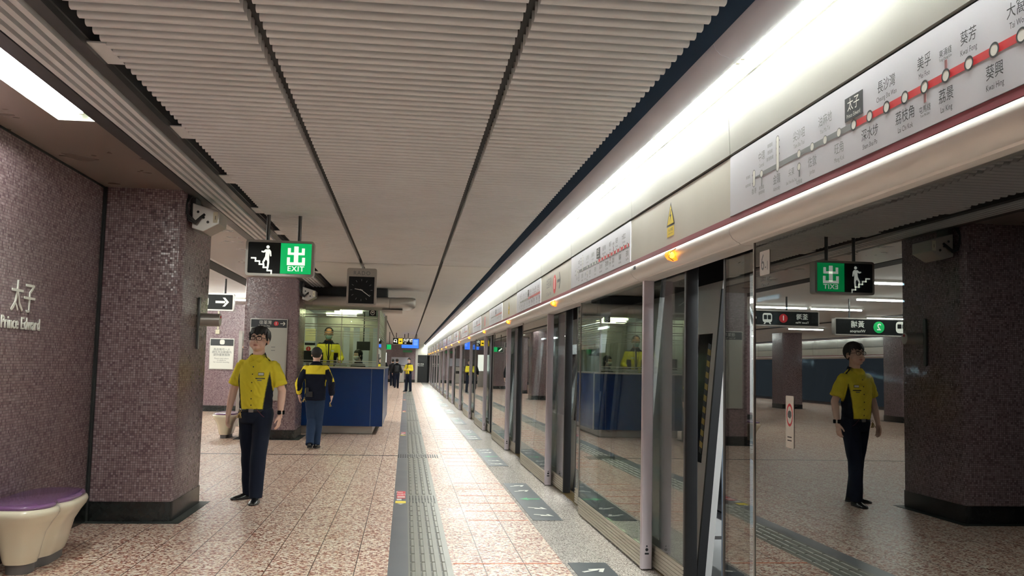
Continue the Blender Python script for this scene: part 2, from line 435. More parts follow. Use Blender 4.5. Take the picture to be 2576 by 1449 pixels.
# left ceiling zone : dark band, linear grille, lip, soffit
g = G().box(-1.60, -1.55, Y0, Y1, 2.93, 3.3); g.box(-1.63, -1.56, Y0, Y1, ZC-.005, ZC+.03)
struct('trim_6', g, M['darkband'])
g = G()
for i in range(4): g.box(-1.678-i*.062, -1.645-i*.062, Y0, Y1, ZC-.02, ZC+.02)
struct('trim_7', g, M['slat'])
struct('trim_8', G().box(-1.90, -1.63, Y0, Y1, ZC+.03, ZC+.06), M['black'])
struct('trim_9', G().box(-1.985, -1.888, Y0, 70, ZC-.01, ZC+.05), M['darkband'])
g = G()      # soffit with holes for the fixtures
fix = [(-1.6, -.2), (1.6, 3.0), (4.66, 6.10), (20.5, 22.0), (24.5, 26), (29, 30.5), (34, 35.5), (39, 40.5), (44, 45.5), (50, 51.5), (57, 58.5), (64, 65.5)]
yy = Y0
for a, b in fix:
    g.box(-2.95, -1.985, yy, a, 2.93, 2.96); g.box(-2.95, -2.27, a, b, 2.93, 2.96); yy = b
g.box(-2.95, -1.985, yy, Y1, 2.93, 2.96)
struct('ceiling', g, M['soffit'])
g = G().box(-17, -2.95, 9.0, Y1, 2.96, 3.0)
struct('ceiling', g, M['slat'])
g = G()
for x in (-3.35, -9.5): g.box(x, x+.28, 9, Y1, 2.95, 2.962)
struct('trim_10', g, M['black'])
# end wall and dark door
g = G().box(-17.4, .72, Y1-.6, Y1, 0, 3.1); struct('wall_far', g, M['mosaic'])
struct('baseboard_far', G().box(-17.4, .72, Y1-.63, Y1-.6, 0, .22), M['skirt'])
struct('trim_11', G().box(.72, .9, Y1-.66, Y1, 0, 2.9), M['steel'])
struct('trim_12', G().box(.9, 1.62, Y1-.55, Y1, 2.1, 3.0), M['panel'])
struct('door_1', G().box(.9, 1.56, Y1-.52, Y1-.45, .02, 2.1).box(1.56, 1.66, Y1-.6, Y1-.4, 0, 2.1), M['black'])
# wall on the left with the station name
XW = -2.715
struct('wall_left', G().box(-3.1, XW, Y0, 8.452, .0, 2.94), M['mosaic'])
struct('baseboard_left', G().box(XW, XW+.012, Y0, 8.44, 0, .17), M['skirt'])
struct('trim_13', G().box(XW-.001, XW+.008, 8.436, 8.452, .17, 2.93).box(XW-.001, XW+.01, Y0, 8.44, 2.915, 2.93).box(-2.85, -2.69, 8.453, 8.545, 0, 2.94), M['black'])
struct('wall_core', G().box(-11.2, -3.1, 8.3, 8.6, 0, 2.96).box(-11.2, -11.0, Y0, 8.3, 0, 2.96), M['mosaic'])
struct('wall_back', G().box(-6.5, -4.05, 26.2, 26.6, 0, 2.96), M['mosaic_pink'])
struct('baseboard_back', G().box(-6.5, -4.03, 26.17, 26.2, 0, .16), M['skirt'])
struct('wall_behind', G().box(-17.4, 1.6, Y0-.3, Y0, 0, 3.2), M['mosaic'])
# tunnel shell behind the train
struct('wall_right', G().box(5.4, 5.7, Y0, Y1+2, -1.4, 4.2), M['tunnel'])
struct('trim_14', G().box(1.95, 5.4, Y0, Y1+2, -1.5, -1.3).box(1.62, 5.4, Y0, Y1+2, 3.5, 3.7).box(1.95, 1.97, Y0, Y1, -1.4, -.02), M['tunnel'])
struct('wall_end', G().box(1.66, 5.7, Y1+1.5, Y1+2, -1.4, 4.2), M['tunnel'])

# ------------------------------------------------------------------ columns
def column(x0, x1, y0, y1, label, apron=True):
    t = thing('column', label, 'column', ((x0+x1)/2, (y0+y1)/2, 0))
    c = .055; cx, cy = (x0+x1)/2, (y0+y1)/2
    P = rrect(x1-x0, y1-y0, c, 5, cx, cy)
    obj('shaft', G().prism(P, 'z', .17, 2.955), M['mosaic'], t, smooth=40)
    obj('skirting', G().prism(rrect(x1-x0+.016, y1-y0+.016, c, 5, cx, cy), 'z', 0, .172), M['skirt'], t, smooth=40)
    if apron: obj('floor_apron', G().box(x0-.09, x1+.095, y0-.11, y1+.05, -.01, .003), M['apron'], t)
    return t
column(-2.714, -2.0, 8.46, 9.6, 'purple mosaic column nearest the camera, beside the station name wall')
column(-2.95, -1.97, 17.2, 18.3, 'purple mosaic column behind the standing man, left of the booth')
for k, yc in enumerate((26.0, 34.7, 43.4, 52.1)):
    column(-2.95, -1.97, yc+4.6, yc+5.7, 'purple mosaic column hidden behind the booth, %s of the far row' % ORD[k+1] if k else 'purple mosaic column just behind the booth')
for k, yc in enumerate((8.46, 17.2, 25.9, 34.6, 43.3, 52.0)):
    column(-12.0, -11.2, yc, yc+1.1, 'mosaic column on the opposite platform side, %s to the camera' % nth(k))

# ------------------------------------------------------------------ fascia over the screen doors
def fascia(name, label, loc, flip=False):
    t = thing(name, label, 'fascia', loc)
    X = (lambda x: x) if not flip else (lambda x: -15.35-(x-1.62)+0)
    def P(l): return [(X(a), b) for a, b in l]
    g = G(); ya = K0*PITCH+4.487-1.9; joints = []
    for k in range(K0-1, K1+2):
        joints += [4.487+k*PITCH, 6.56+k*PITCH]
    joints = [j for j in joints if Y0 < j < Y1]
    ed = [Y0]+joints+[Y1]
    prof = [(XP, 2.169), (XP-.0035, 2.1665), (XP-.006, 2.160), (XP-.0085, 2.150), (XP-.010, 2.138), (XP-.006, 2.115), (XP+.010, 2.090), (XP+.036, 2.072), (XP+.045, 2.070), (XP+.05, 2.062), (XP+.072, 2.056), (XP+.09, 2.058), (XP+.165, 2.058), (XP+.165, 2.168)]
    for i in range(len(ed)-1):
        a, b = ed[i]+.004, ed[i+1]-.004
        obj('lower_beam_cover', G().prism(P(prof), 'y', a, b), M['beam'], t, smooth=28)
        obj('fascia_panel', G().prism(P([(XP, 2.2), (XP, 2.507), (XP+.03, 2.507), (XP+.03, 2.2)]), 'y', a+.0, b-.0), M['panel'], t)
        obj('cove_panel', G().prism(P([(XP-.004, 2.522), (XP-.012, 2.70), (XP-.012, 2.850), (XP+.02, 2.850), (XP+.03, 2.522)]), 'y', a+.001, b-.001), M['panel_dimmed'], t, smooth=30)
    obj('red_stripe', G().prism(P([(XP-.003, 2.17), (XP-.003, 2.2), (XP+.03, 2.2), (XP+.03, 2.17)]), 'y', Y0, Y1), M['stripered'], t)
    obj('backing', G().prism(P([(XP+.012, 2.1), (XP+.012, 2.87), (XP+.165, 2.87), (XP+.165, 2.1)]), 'y', Y0, Y1), M['black'], t)
    obj('cove_reflector', G().prism(P([(XP-.008, 2.866), (XP-.012, 2.93), (XP-.03, 2.975), (XP-.08, 3.0), (XP-.14, 2.99), (XP-.14, 3.01), (XP+.02, 3.02), (XP+.02, 2.866)]), 'y', Y0, Y1), M['reflector'], t, smooth=40)
    cp = [(1.375, 2.935), (1.385, 2.905), (1.41, 2.882), (1.45, 2.871), (1.49, 2.874), (1.525, 2.89), (1.525, 2.896), (1.49, 2.885), (1.45, 2.884), (1.41, 2.9), (1.395, 2.935)]
    j2 = [1.0+i*3.04 for i in range(-1, 24)]
    for i in range(len(j2)-1):
        obj('cove_cover', G().prism(P(cp), 'y', j2[i]+.0015, j2[i+1]-.0015), M['cover'], t, smooth=30)
    obj('cover_web', G().prism(P([(1.380, 2.936), (1.394, 2.936), (1.394, 3.14), (1.380, 3.14)]), 'y', Y0, Y1), M['void'], t)
    if True: obj('cover_top', G().prism(P([(1.396, 3.02), (1.396, 3.14), (1.88, 3.14), (1.88, 3.02)]), 'y', Y0, Y1), M['reflector'], t)
    return t
fascia('screen_door_fascia', 'long white fascia with dark red stripe over the platform screen doors', (1.7, 6, 2.06))
fascia('screen_door_fascia', 'white fascia of the opposite platform seen only as a reflection in the glass', (-15.4, 6, 2.06), True)
# tubes
tb = thing('fluorescent_tube', 'glowing fluorescent tube in the fascia cove, nearest the camera', 'light', (1.560, 1.17, 2.925), 'cove tubes over the screen doors')
obj('glass_tube', G().cyl((1.560, 1.205, 2.925), (1.560, 2.625, 2.925), .014, n=10), M['tube'], tb, smooth=True)
for yy in (1.19, 2.64):
    obj('end_cap', G().cyl((1.560, yy-.014, 2.925), (1.560, yy+.014, 2.925), .0145, n=12), M['cream'], tb, smooth=True)
    obj('lamp_holder', G().box(1.549, 1.572, yy-.011, yy+.011, 2.91, 2.95).box(1.554, 1.566, yy-.008, yy+.008, 2.95, 3.0), M['cream'], tb, bevel=.003)
for k in range(1, 46):
    dup(tb, (0, k*PITCH/3, 0), 'glowing fluorescent tube in the fascia cove, number %d counted away from the camera' % (k+1) if k > 15 else 'glowing fluorescent tube in the fascia cove, %s from the camera' % ORD[k])
for k in range(-2, 0): dup(tb, (0, k*PITCH/3, 0), 'glowing fluorescent tube of the fascia cove, behind the camera')
for k in range(6, 44):
    dup(tb, (-15.35-1.560+.058, k*PITCH/3, 0), 'fluorescent tube in the cove of the opposite platform', 'cove tubes of the opposite platform')

# ------------------------------------------------------------------ platform screen doors
def ribbed(g, x, y0, y1, z0, z1, n=6, d=.02):
    h = (z1-z0)/n
    g.box(x+.004, x+d, y0, y1, z0, z1)
    for i in range(n): g.box(x, x+.006, y0, y1, z0+i*h+.004, z0+(i+1)*h-.004)
    return g
def fixed_panel(k, dark=False):
    a, b = 6.50+k*PITCH, 8.945+k*PITCH
    t = thing('fixed_glass_screen', '', 'platform screen', (XF+.02, a, 0), 'fixed glass screens of the platform edge')
    obj('glass', G().box(XF+.006, XF+.016, a+.045, b, .17, 2.072), M['glass_dark'] if dark else M['glass_fix'], t)
    obj('kick_plate', ribbed(G(), XF+.002, a+.04, b, .015, .168), M['psdrib'], t)
    obj('post', G().prism(rrect(.078, .05, .008, 3, XF+.036, a+.02), 'z', .012, 2.075), M['psdmetal'], t, smooth=30)
    obj('edge_trim', G().box(XF+.0, XF+.02, b, b+.006, .015, 2.07), M['steel'], t)
    g = G(); pl = facey(XF+.036, a-.0062, .14); poly_on(g, circ(.006, 12, 0, .03), pl); poly_on(g, circ(.011, 14, 0, .006), pl); poly_on(g, rrect(.03, .012, .002, 2, 0, -.022), pl)
    obj('warning_pictogram', g, M['ink'], t)
    return t
def leaf(k, far):
    c = 5.48+k*PITCH
    t = thing('sliding_glass_door', '', 'sliding door', (1.84, c, 0), 'sliding leaves of the screen doors')
    y0, y1 = (c+.34, c+1.5) if far else (c-1.5, c-.36)
    e0, e1 = (y0, y0+.05) if far else (y1-.05, y1)
    obj('glass', G().box(1.805, 1.815, y0+.04 if far else y0, y1 if far else y1-.02, .17, 2.19), M['glass_leaf'], t)
    obj('kick_plate', ribbed(G(), 1.80, y0+.02, y1-.02, .012, .168), M['psdrib'], t)
    obj('rubber_edge', G().prism(rrect(.085, .05, .012, 3, 1.845, (e0+e1)/2), 'z', .012, 2.19), M['rubber'], t, smooth=30)
    s0, s1 = (y0+.05, y0+.085) if far else (y1-.30, y1-.05)
    obj('edge_stile', G().box(1.818, 1.85, s0, s1, .012, 2.19), M['rubber'], t)
    return t
for k in range(K0, K1+1):
    t = fixed_panel(k, k == -1)
    t['label'] = 'dark reflective fixed glass screen at the right edge, marked 6-1' if k == -1 else 'fixed glass screen with grey end post and ribbed kick plate, %s post from the camera' % ('nearest' if k == 0 else ORD[k])
    t = leaf(k+1, False) if k < K1 else None
    if t: t['label'] = 'near sliding glass leaf of the %s platform doorway' % nth(k+1)
    t = leaf(k+1, True) if k < K1 else None
    if t: t['label'] = 'far sliding glass leaf with black rubber edge in the %s platform doorway' % nth(k+1)
# door header behind the beam, sill
struct('trim_15', G().box(1.79, 1.92, Y0, Y1, 2.195, 2.9), M['darkband'])
g = G()
for k in range(K0+1, K1+1):
    c = 5.48+k*PITCH; g.box(1.80, 1.93, c-1.05, c+1.05, .0, .008)
struct('trim_16', g, plain('brass_sill', lin(150, 126, 78), .3, .8))
# car-door number sticker 6-1
st = thing('door_number_sticker', 'pale square sticker reading 6-1 on the dark glass by the doorway', 'sticker', (XF, 4.25, 1.95))
X_ = XF+.0052
obj('plate', G().prism(rrect(.122, .118, .006, 3, 4.249, 1.943), 'x', X_-.0012, X_), plain('sticker_pale', lin(196, 190, 184), .4), st)
g = G(); put_text(g, '6', .115, wallx(X_-.002, 4.272, 1.943), .8); put_text(g, '-1', .062, wallx(X_-.002, 4.222, 1.925), .9); obj('numerals', g, M['ink'], st)
g = G(); put_text(g, '車卡 - 車門', .022, wallx(X_-.001, 4.25, 1.862)); put_text(g, 'Car - Door', .018, wallx(X_-.001, 4.25, 1.838)); obj('caption', g, M['greydk'], st)
ns = thing('painted_notice_reflection', 'reflection of a far white notice with a red ring and black pictogram, painted on the dark glass', 'sticker', (XF, 3.97, 1.2))  # mirror image of a far column's poster, built as a plate on the glass
pl = wallx(X_-.0015, 3.962, 1.2)
obj('plate', G().prism(rrect(.085, .23, .006, 3, 3.962, 1.2), 'x', X_-.0012, X_), M['white'], ns)
g = G(); ring_on(g, .026, .034, pl, cy=.03, ry=1.5); obj('red_ring', g, M['safered'], ns)
g = G(); poly_on(g, [(-.016, .02), (.008, .014), (.02, .026), (.018, .044), (.004, .05), (-.014, .046), (-.02, .034)], wallx(X_-.002, 3.962, 1.2)); g.box(X_-.002, X_-.0018, 3.94, 3.985, 1.13, 1.135).box(X_-.002, X_-.0018, 3.94, 3.985, 1.115, 1.12); obj('pictogram', g, M['ink'], ns)

# door warning lamps
al = thing('door_warning_lamp', '', 'warning lamp', (XP-.02, 5.48, 2.12), 'amber warning lamps over the doorways')
obj('lamp_lens', G().prism([(XP-.004, 2.158), (XP-.046, 2.142), (XP-.05, 2.118), (XP-.03, 2.095), (XP+.012, 2.085), (XP+.012, 2.158)], 'y', 5.44, 5.525), M['amber'], al, bevel=.006)
obj('bulb', G().ell((XP-.03, 5.432, 2.116), (.018, .012, .02)), M['amberhot'], al, smooth='all')
obj('fin', G().strip([(XP-.002, 2.162), (XP-.04, 2.135), (XP-.052, 2.10), (XP-.02, 2.078)], 'y', 5.425, 5.43, .004), M['rubber'], al)
for k in range(K0+1, K1+1):
    t = al if k == 0 else dup(al, (0, k*PITCH, 0))
    t['label'] = 'glowing amber warning lamp on the beam over the %s doorway' % nth(k)

# ================================================================== SIGNS ON THE FASCIA
def line_map(y_end, label):
    """line map panel; y_end = far (left) end of the panel. PE circle lies at y_end-1.315"""
    t = thing('line_map_sign', label, 'line map', (XP, y_end-1.2, 2.35), 'line maps on the fascia')
    obj('map_panel', G().box(XP-.004, XP+.0, y_end-2.06-.40, y_end-.004, 2.2015, 2.506), M['panelgrey'], t)
    X = XP-.0048; zc = 2.335; pe = y_end-1.315; st = .117
    Y = lambda i: pe-i*st
    gr = G(); gr.box(X, X+.001, Y(9.4), Y(0), zc-.0125, zc+.0125); obj('red_route', gr, M['red'], t)
    gg = G(); gg.box(X, X+.001, Y(0), Y(-6.0), zc-.0115, zc+.0115); gg.box(X, X+.001, Y(-6.0), Y(-7.6), zc-.0105, zc+.0105); gg.box(X, X+.001, Y(-7.6), Y(-8.3), zc-.003, zc+.003)
    for a, b, c in ((-4.08, 2.278, .02), (-7.6, 2.318, .012)): gg.box(X, X+.001, Y(a)-.005, Y(a)+.005, b-.04, b)
    for z in (2.445, 2.415, 2.385): gg.box(X, X+.001, Y(-5.85), Y(-6.15), z-.004, z+.004)
    for z in (2.352, 2.312): gg.box(X, X+.001, Y(-8.35), Y(-8.62), z-.004, z+.004)
    gg.box(X, X+.001, Y(2)-.005, Y(2)+.005, zc-.055, zc) if 0 else None
    obj('grey_route', gg, M['grey'], t)
    gb = G()
    gb.box(X-.0002, X+.0008, Y(4)-.006, Y(4)+.006, zc-.05, zc); gb.box(X-.0002, X+.0008, Y(5)-.006, Y(5)+.006, zc, zc+.05)
    obj('interchange_stub', gb, plain('brown_stub', lin(140, 84, 84), .5), t)
    rings = G(); disc = G(); rg = G()
    for i in range(0, 10):
        p = wallx(X-.0010, Y(i), zc); poly_on(disc, circ(.0175, 16), p); ring_on(rings, .0165, .0225, wallx(X-.0014, Y(i), zc))
    for i in (-1, -2, -3, -4.08, -7.6):
        p = wallx(X-.0010, Y(i), zc); poly_on(disc, circ(.0155, 16), p); ring_on(rg, .015, .019, wallx(X-.0014, Y(i), zc))
    p = wallx(X-.0010, Y(-4.08), 2.28); poly_on(disc, circ(.015, 16), p); ring_on(rg, .014, .018, wallx(X-.0014, Y(-4.08), 2.28))
    for yc, zz, h in ((Y(-6.0), 2.388, .155), (Y(-8.4), 2.332, .075)):
        poly_on(disc, rrect(.026, h, .0129, 4), wallx(X-.0010, yc, zz))
        a = rrect(.028, h+.002, .0139, 4); b = rrect(.036, h+.010, .0179, 4); q = wallx(X-.0014, yc, zz)
        n = len(a); rg.add([q(*v) for v in a]+[q(*v) for v in b], [(i, (i+1) % n, n+(i+1) % n, n+i) for i in range(n)])
    obj('station_dot', disc, M['white'], t); obj('dot_outline', rings, M['ink'], t); obj('grey_dot_outline', rg, M['grey'], t)
    td = G(); tg = G()
    def lab(g, i, zh, en, upper, k=1., dy=0):
        c = Y(i)+dy; z0 = zc+(.075 if upper else -.062)
        if upper: put_text(g, zh, .047*k, wallx(X-.001, c, z0+.006), .86); put_text(g, en, .026*k, wallx(X-.001, c, z0-.034), .74)
        else: put_text(g, zh, .047*k, wallx(X-.001, c, z0), .86); put_text(g, en, .026*k, wallx(X-.001, c, z0-.04), .74)
    lab(td, 1, '深水埗', 'Sham Shui Po', 0); lab(td, 2, '長沙灣', 'Cheung Sha Wan', 1); lab(td, 3, '荔枝角', 'Lai Chi Kok', 0)
    lab(td, 4, '美孚', 'Mei Foo', 1); lab(td, 5, '荔景', 'Lai King', 0); lab(td, 6, '葵芳', 'Kwai Fong', 1); lab(td, 7, '葵興', 'Kwai Hing', 0)
    lab(td, 8, '大窩口', 'Tai Wo Hau', 1); lab(td, 9, '荃灣', 'Tsuen Wan', 0)
    put_text(td, '東涌綫', .025, wallx(X-.001, Y(5), zc+.074), .9); put_text(td, 'Tung Chung Line', .012, wallx(X-.001, Y(5), zc+.056), .8)
    put_text(td, '屯馬綫', .025, wallx(X-.001, Y(4), zc-.072), .9); put_text(td, 'Tuen Ma Line', .012, wallx(X-.001, Y(4), zc-.09), .8)
    lab(tg, -1, '旺角', 'Mong Kok', 0); lab(tg, -2, '油麻地', 'Yau Ma Tei', 1); lab(tg, -3, '佐敦', 'Jordan', 0); lab(tg, -4.08, '尖沙咀', 'Tsim Sha Tsui', 1)
    lab(tg, -6.1, '金鐘', 'Admiralty', 0); lab(tg, -7.6, '中環', 'Central', 1)
    lab(tg, -4.75, '尖東', 'East Tsim Sha Tsui', 0, .75); put_text(tg, '屯馬綫', .02, wallx(X-.001, Y(-4.08), 2.215)); put_text(tg, '香港', .03, wallx(X-.001, Y(-8.4), 2.27)); put_text(tg, '東涌綫', .02, wallx(X-.001, Y(-7.6), 2.27)); put_text(tg, '機場快綫', .018, wallx(X-.001, Y(-7.6), 2.248))
    for z, q in ((2.445, '東鐵綫'), (2.415, '港島綫'), (2.385, '南港島綫')): put_text(tg, q, .02, wallx(X-.001, Y(-6.75), z)); 
    for z, q in ((2.352, '東涌綫'), (2.312, '機場快綫')): put_text(tg, q, .017, wallx(X-.001, Y(-9.05), z))
    obj('station_names', td, M['ink'], t); obj('faded_station_names', tg, M['grey'], t)
    obj('current_station_plate', G().box(X-.001, X+.0005, Y(-.0)-.068+.0, Y(0)+.068, 2.361, 2.449), M['ink'], t)
    g = G(); put_text(g, '太子', .052, wallx(X-.0022, Y(0), 2.415), .9); put_text(g, 'Prince Edward', .0235, wallx(X-.0022, Y(0), 2.376), .76); obj('current_station_name', g, M['white'], t)
    return t
m0 = line_map(4.487, 'large grey line map with a red route at the top right, nearest of the row')
for k in range(1, K1+1):
    dup(m0, (0, k*PITCH, 0), 'line map with a red route on the white fascia, %s from the camera' % ORD[k])
# warning triangles (even bays) and direction arrows (odd bays)
t0 = thing('electrical_warning_sign', 'yellow warning triangle sticker on the white fascia over the nearest doorway', 'warning sign', (XP, 5.56, 2.36), 'warning triangles on the fascia')
p = wallx(XP-.0012, 5.56, 2.375)
g = G(); poly_on(g, [(-.088, -.058), (.088, -.058), (0, .092)], p); obj('black_triangle', g, M['ink'], t0)
g = G(); poly_on(g, [(-.070, -.048), (.070, -.048), (0, .072)], wallx(XP-.0022, 5.56, 2.375)); poly_on(g, rrect(.15, .062, .003, 2, 0, -.094), p); obj('yellow_field', g, M['safeyel'], t0)
g = G(); poly_on(g, [(.006, .046), (-.02, .0), (-.002, .002), (-.014, -.034), (.02, .012), (.002, .01), (.016, .044)], wallx(XP-.0032, 5.56, 2.375))
put_text(g, '小心有電', .024, wallx(XP-.0022, 5.56, 2.29)); put_text(g, 'DANGER ELECTRICITY', .0095, wallx(XP-.0022, 5.56, 2.268)); obj('bolt_and_text', g, M['ink'], t0)
a0 = thing('direction_sign', 'fascia sign with a red number 1 disc and an arrow over the second doorway', 'direction sign', (XP, 10.1, 2.35), 'direction arrows on the fascia')
g = G(); put_text(g, '往荃灣', .125, wallx(XP-.0015, 10.52, 2.378), 1.0); put_text(g, 'To Tsuen Wan', .062, wallx(XP-.0015, 10.52, 2.258), 1.0); obj('destination_text', g, M['ink'], a0)
g = G(); poly_on(g, circ(.105, 28), wallx(XP-.0015, 10.10, 2.34)); obj('red_disc', g, M['red'], a0)
g = G(); put_text(g, '1', .17, wallx(XP-.0025, 10.10, 2.34), 1.2, True); obj('numeral', g, M['white'], a0)
g = G(); pa = wallx(XP-.0015, 9.80, 2.355); poly_on(g, [(-.12, -.016), (.05, -.016), (.05, .016), (-.12, .016)], pa)
for s in (1, -1): poly_on(g, [(.10, 0), (.05, s*.0), (-.01, s*.09), (.035, s*.09)], pa)
obj('arrow', g, M['ink'], a0)
for k in range(1, 7):
    dup(t0, (0, 2*k*PITCH, 0), 'yellow warning triangle sticker on the fascia, %s from the camera' % ORD[k])
    dup(a0, (0, 2*k*PITCH, 0), 'fascia sign with red number 1 disc and arrow, %s from the camera' % ORD[k])
bs = thing('beam_label', 'small dark station label on the rounded beam by the panel joint', 'label', (XP-.01, 6.48, 2.13))
g = G(); put_text(g, '往▪□', .03, wallx(XP-.0135, 6.47, 2.138)); g.box(XP-.0145, XP-.0115, 6.40, 6.45, 2.128, 2.152); obj('small_print', g, M['ink'], bs)

# ================================================================== FLOOR MARKINGS
def shoe_arrow(g, x, y, s, dx=1):      # white arrow on the floor pointing +-x with a slant
    for pts in ([(-.085, -.05), (.03, .02), (.015, .045), (-.1, -.025)], [(.085, .075), (-.04, .055), (-.035, .025), (.05, .038)], [(.085, .075), (.048, -.045), (.02, -.03), (.045, .05)]):
        g.add([(x+dx*a, y+s*b, .0062) for a, b in pts], [(0, 1, 2, 3)])
m0 = thing('boarding_floor_sticker', 'dark boarding arrow sticker on the pale floor edge by the bottom of the photo', 'floor sticker', (1.35, 5.42, .003), 'boarding arrows before the doorways')
obj('dark_sheet', G().box(1.215, 1.495, 4.08, 6.75, .001, .004), M['mat'], m0)
g = G(); c = 5.42
for dy, s in ((1.05, 1), (.62, 1), (-.62, -1), (-1.05, -1)): shoe_arrow(g, 1.36, c+dy, s)
obj('white_arrows', g, M['white'], m0)
g = G(); g.add([(1.25, c, .0062), (1.35, c+.1, .0062), (1.34, c+.03, .0062), (1.47, c+.03, .0062), (1.47, c-.03, .0062), (1.34, c-.03, .0062), (1.35, c-.1, .0062)], [tuple(range(7))])
obj('green_arrow', g, M['matgreen'], m0)
for k in range(1, 12):
    dup(m0, (0, k*PITCH-.06*(k > 0), 0), 'dark sticker with white and green boarding arrows, %s before the doorways from the camera' % ORD[k], 'boarding arrows before the doorways')
for k in range(0, 5):
    t = thing('queue_marking', 'faint orange queue lines on the tiles beside the %s boarding sticker' % nth(k), 'floor marking', (.9, 5.42+k*PITCH, .002), 'orange queue lines')
    for i in range(6):
        yy = 6.74+k*PITCH-i*.53-.06*(k > 0)
        obj('orange_line', G().box(.38 if (i == 0 and k == 0) else .62, 1.17, yy-.011, yy+.011, .0005, .0018), M['orange'], t)
s0 = thing('safety_floor_sticker', 'red and yellow safety sticker on the dark floor strip, nearest the camera', 'floor sticker', (0, 9.9, .002), 'safety stickers on the dark strip')
obj('red_field', G().box(-.052, .040, 9.93, 10.48, .001, .0035), M['safered'], s0)
obj('yellow_bar', G().box(-.062, .045, 9.60, 9.74, .001, .0035), M['safeyel'], s0)
fl = lambda x, y: (lambda u, v: (x+u, y+v*6, .0052))
g = G(); put_text(g, '切勿衝門', .024, fl(-.006, 10.2)); put_text(g, 'Please', .03, fl(-.024, 10.38)); g.box(-.045, .035, 9.96, 10.0, .004, .005).box(-.045, .035, 10.04, 10.08, .004, .005).box(-.05, 0, 9.8, 9.9, .001, .004); 
g.add([(-.045, 9.57, .004), (.03, 9.57, .004), (-.008, 9.5, .004)], [(0, 1, 2)])
obj('white_lettering', g, M['white'], s0)
for k in range(1, 6): dup(s0, (0, [0, 8.95, 17.8, 26.6, 35.4, 44][k], 0), 'red and yellow safety sticker on the dark floor strip, %s from the camera' % ORD[k])

# ================================================================== LEFT SIDE
def fixture(a, b, label, lit=True):
    t = thing('recessed_light', label, 'ceiling light', (-2.12, (a+b)/2, 2.93), 'recessed lights in the soffit')
    obj('housing', G().strip([(-2.268, 2.93), (-2.262, 2.99), (-2.2, 3.04), (-2.06, 3.04), (-1.99, 2.99), (-1.987, 2.93)], 'y', a, b, -.004), M['fixreflector'], t, smooth=30)
    g = G()
    for yy in (a, b-.004): g.prism([(-2.268, 2.93), (-2.262, 2.99), (-2.2, 3.04), (-2.06, 3.04), (-1.99, 2.99), (-1.987, 2.93)], 'y', yy, yy+.004)
    obj('end_plate', g, M['fixreflector'], t)
    obj('tube', G().cyl((-2.10, a+.06, 2.975), (-2.10, b-.09, 2.975), .013, n=10), M['tube_soffit'], t, smooth=True)
    g = G()
    for yy in (a+.045, b-.08): g.box(-2.115, -2.085, yy-.012, yy+.012, 2.955, 3.03)
    obj('lamp_holder', g, M['cream'], t)
    return t
for i, (a, b) in enumerate(fix):
    fixture(a, b, 'recessed fluorescent light in the soffit over the station name wall, by the top left corner' if i == 2 else ('recessed fluorescent light of the left soffit, behind the camera' if i < 2 else 'recessed fluorescent light of the left soffit beyond the near column, %s' % nth(i-3)))
# hall fixtures beyond
hf = thing('ceiling_light', '', 'ceiling light', (-4.3, 23.5, 2.93), 'surface lights of the hall ceiling')
obj('housing', G().box(-4.95, -3.65, 23.42, 23.58, 2.925, 2.965), M['white'], hf)
obj('tube', G().cyl((-4.92, 23.5, 2.905), (-3.68, 23.5, 2.905), .016, n=10), M['tube_hall'], hf, smooth=True)
hp = [(0, 0)]+[(dx, dy) for dx, dy in ((-.3, -9.2), (-1.9, -5.9), (-.9, -3.0), (-2.3, -2.9), (-.2, -12.6), (-5, -12.6), (-5, -9.2), (-5, -5.9), (-5.2, 0), (-2.2, 7), (-6, 7), (-2.2, 14), (-6, 14), (0, 20), (-6, 20), (0, 28))]
for i, (dx, dy) in enumerate(hp):
    t = hf if i == 0 else dup(hf, (dx, dy, 0))
    t['label'] = 'lit ceiling tube of the hall seen past the arrow sign' if i == 0 else 'ceiling light of the hall between the platforms'

# station name on the left wall
sn = thing('station_name_lettering', 'raised white letters reading 太子 Prince Edward on the purple mosaic wall', 'lettering', (XW, 6.88, 1.76))
pl = wallx(XW+.001, 6.88, 1.80, 1)
def letters(nm, txt, size, y, z, sx, bold, par):
    cu = bpy.data.curves.new('t', 'FONT'); cu.body = txt; cu.size = size; cu.align_x = 'CENTER'; cu.align_y = 'CENTER'; cu.extrude = .0035; cu.resolution_u = 2
    if bold: cu.offset = size*.006; cu.space_character = 1.06
    o = bpy.data.objects.new('t', cu); C.objects.link(o)
    me = bpy.data.meshes.new_from_object(o.evaluated_get(bpy.context.evaluated_depsgraph_get())); bpy.data.objects.remove(o)
    me.transform(Matrix(((0, 0, 1, XW+.006), (sx, 0, 0, y), (0, 1, 0, z), (0, 0, 0, 1)))); me.name = nm
    me.materials.append(M['white']); return link(bpy.data.objects.new(nm, me), par)
letters('chinese_characters', '太子', .24, 6.87, 1.815, .88, False, sn)
letters('english_letters', 'Prince Edward', .125, 6.86, 1.640, .86, True, sn)

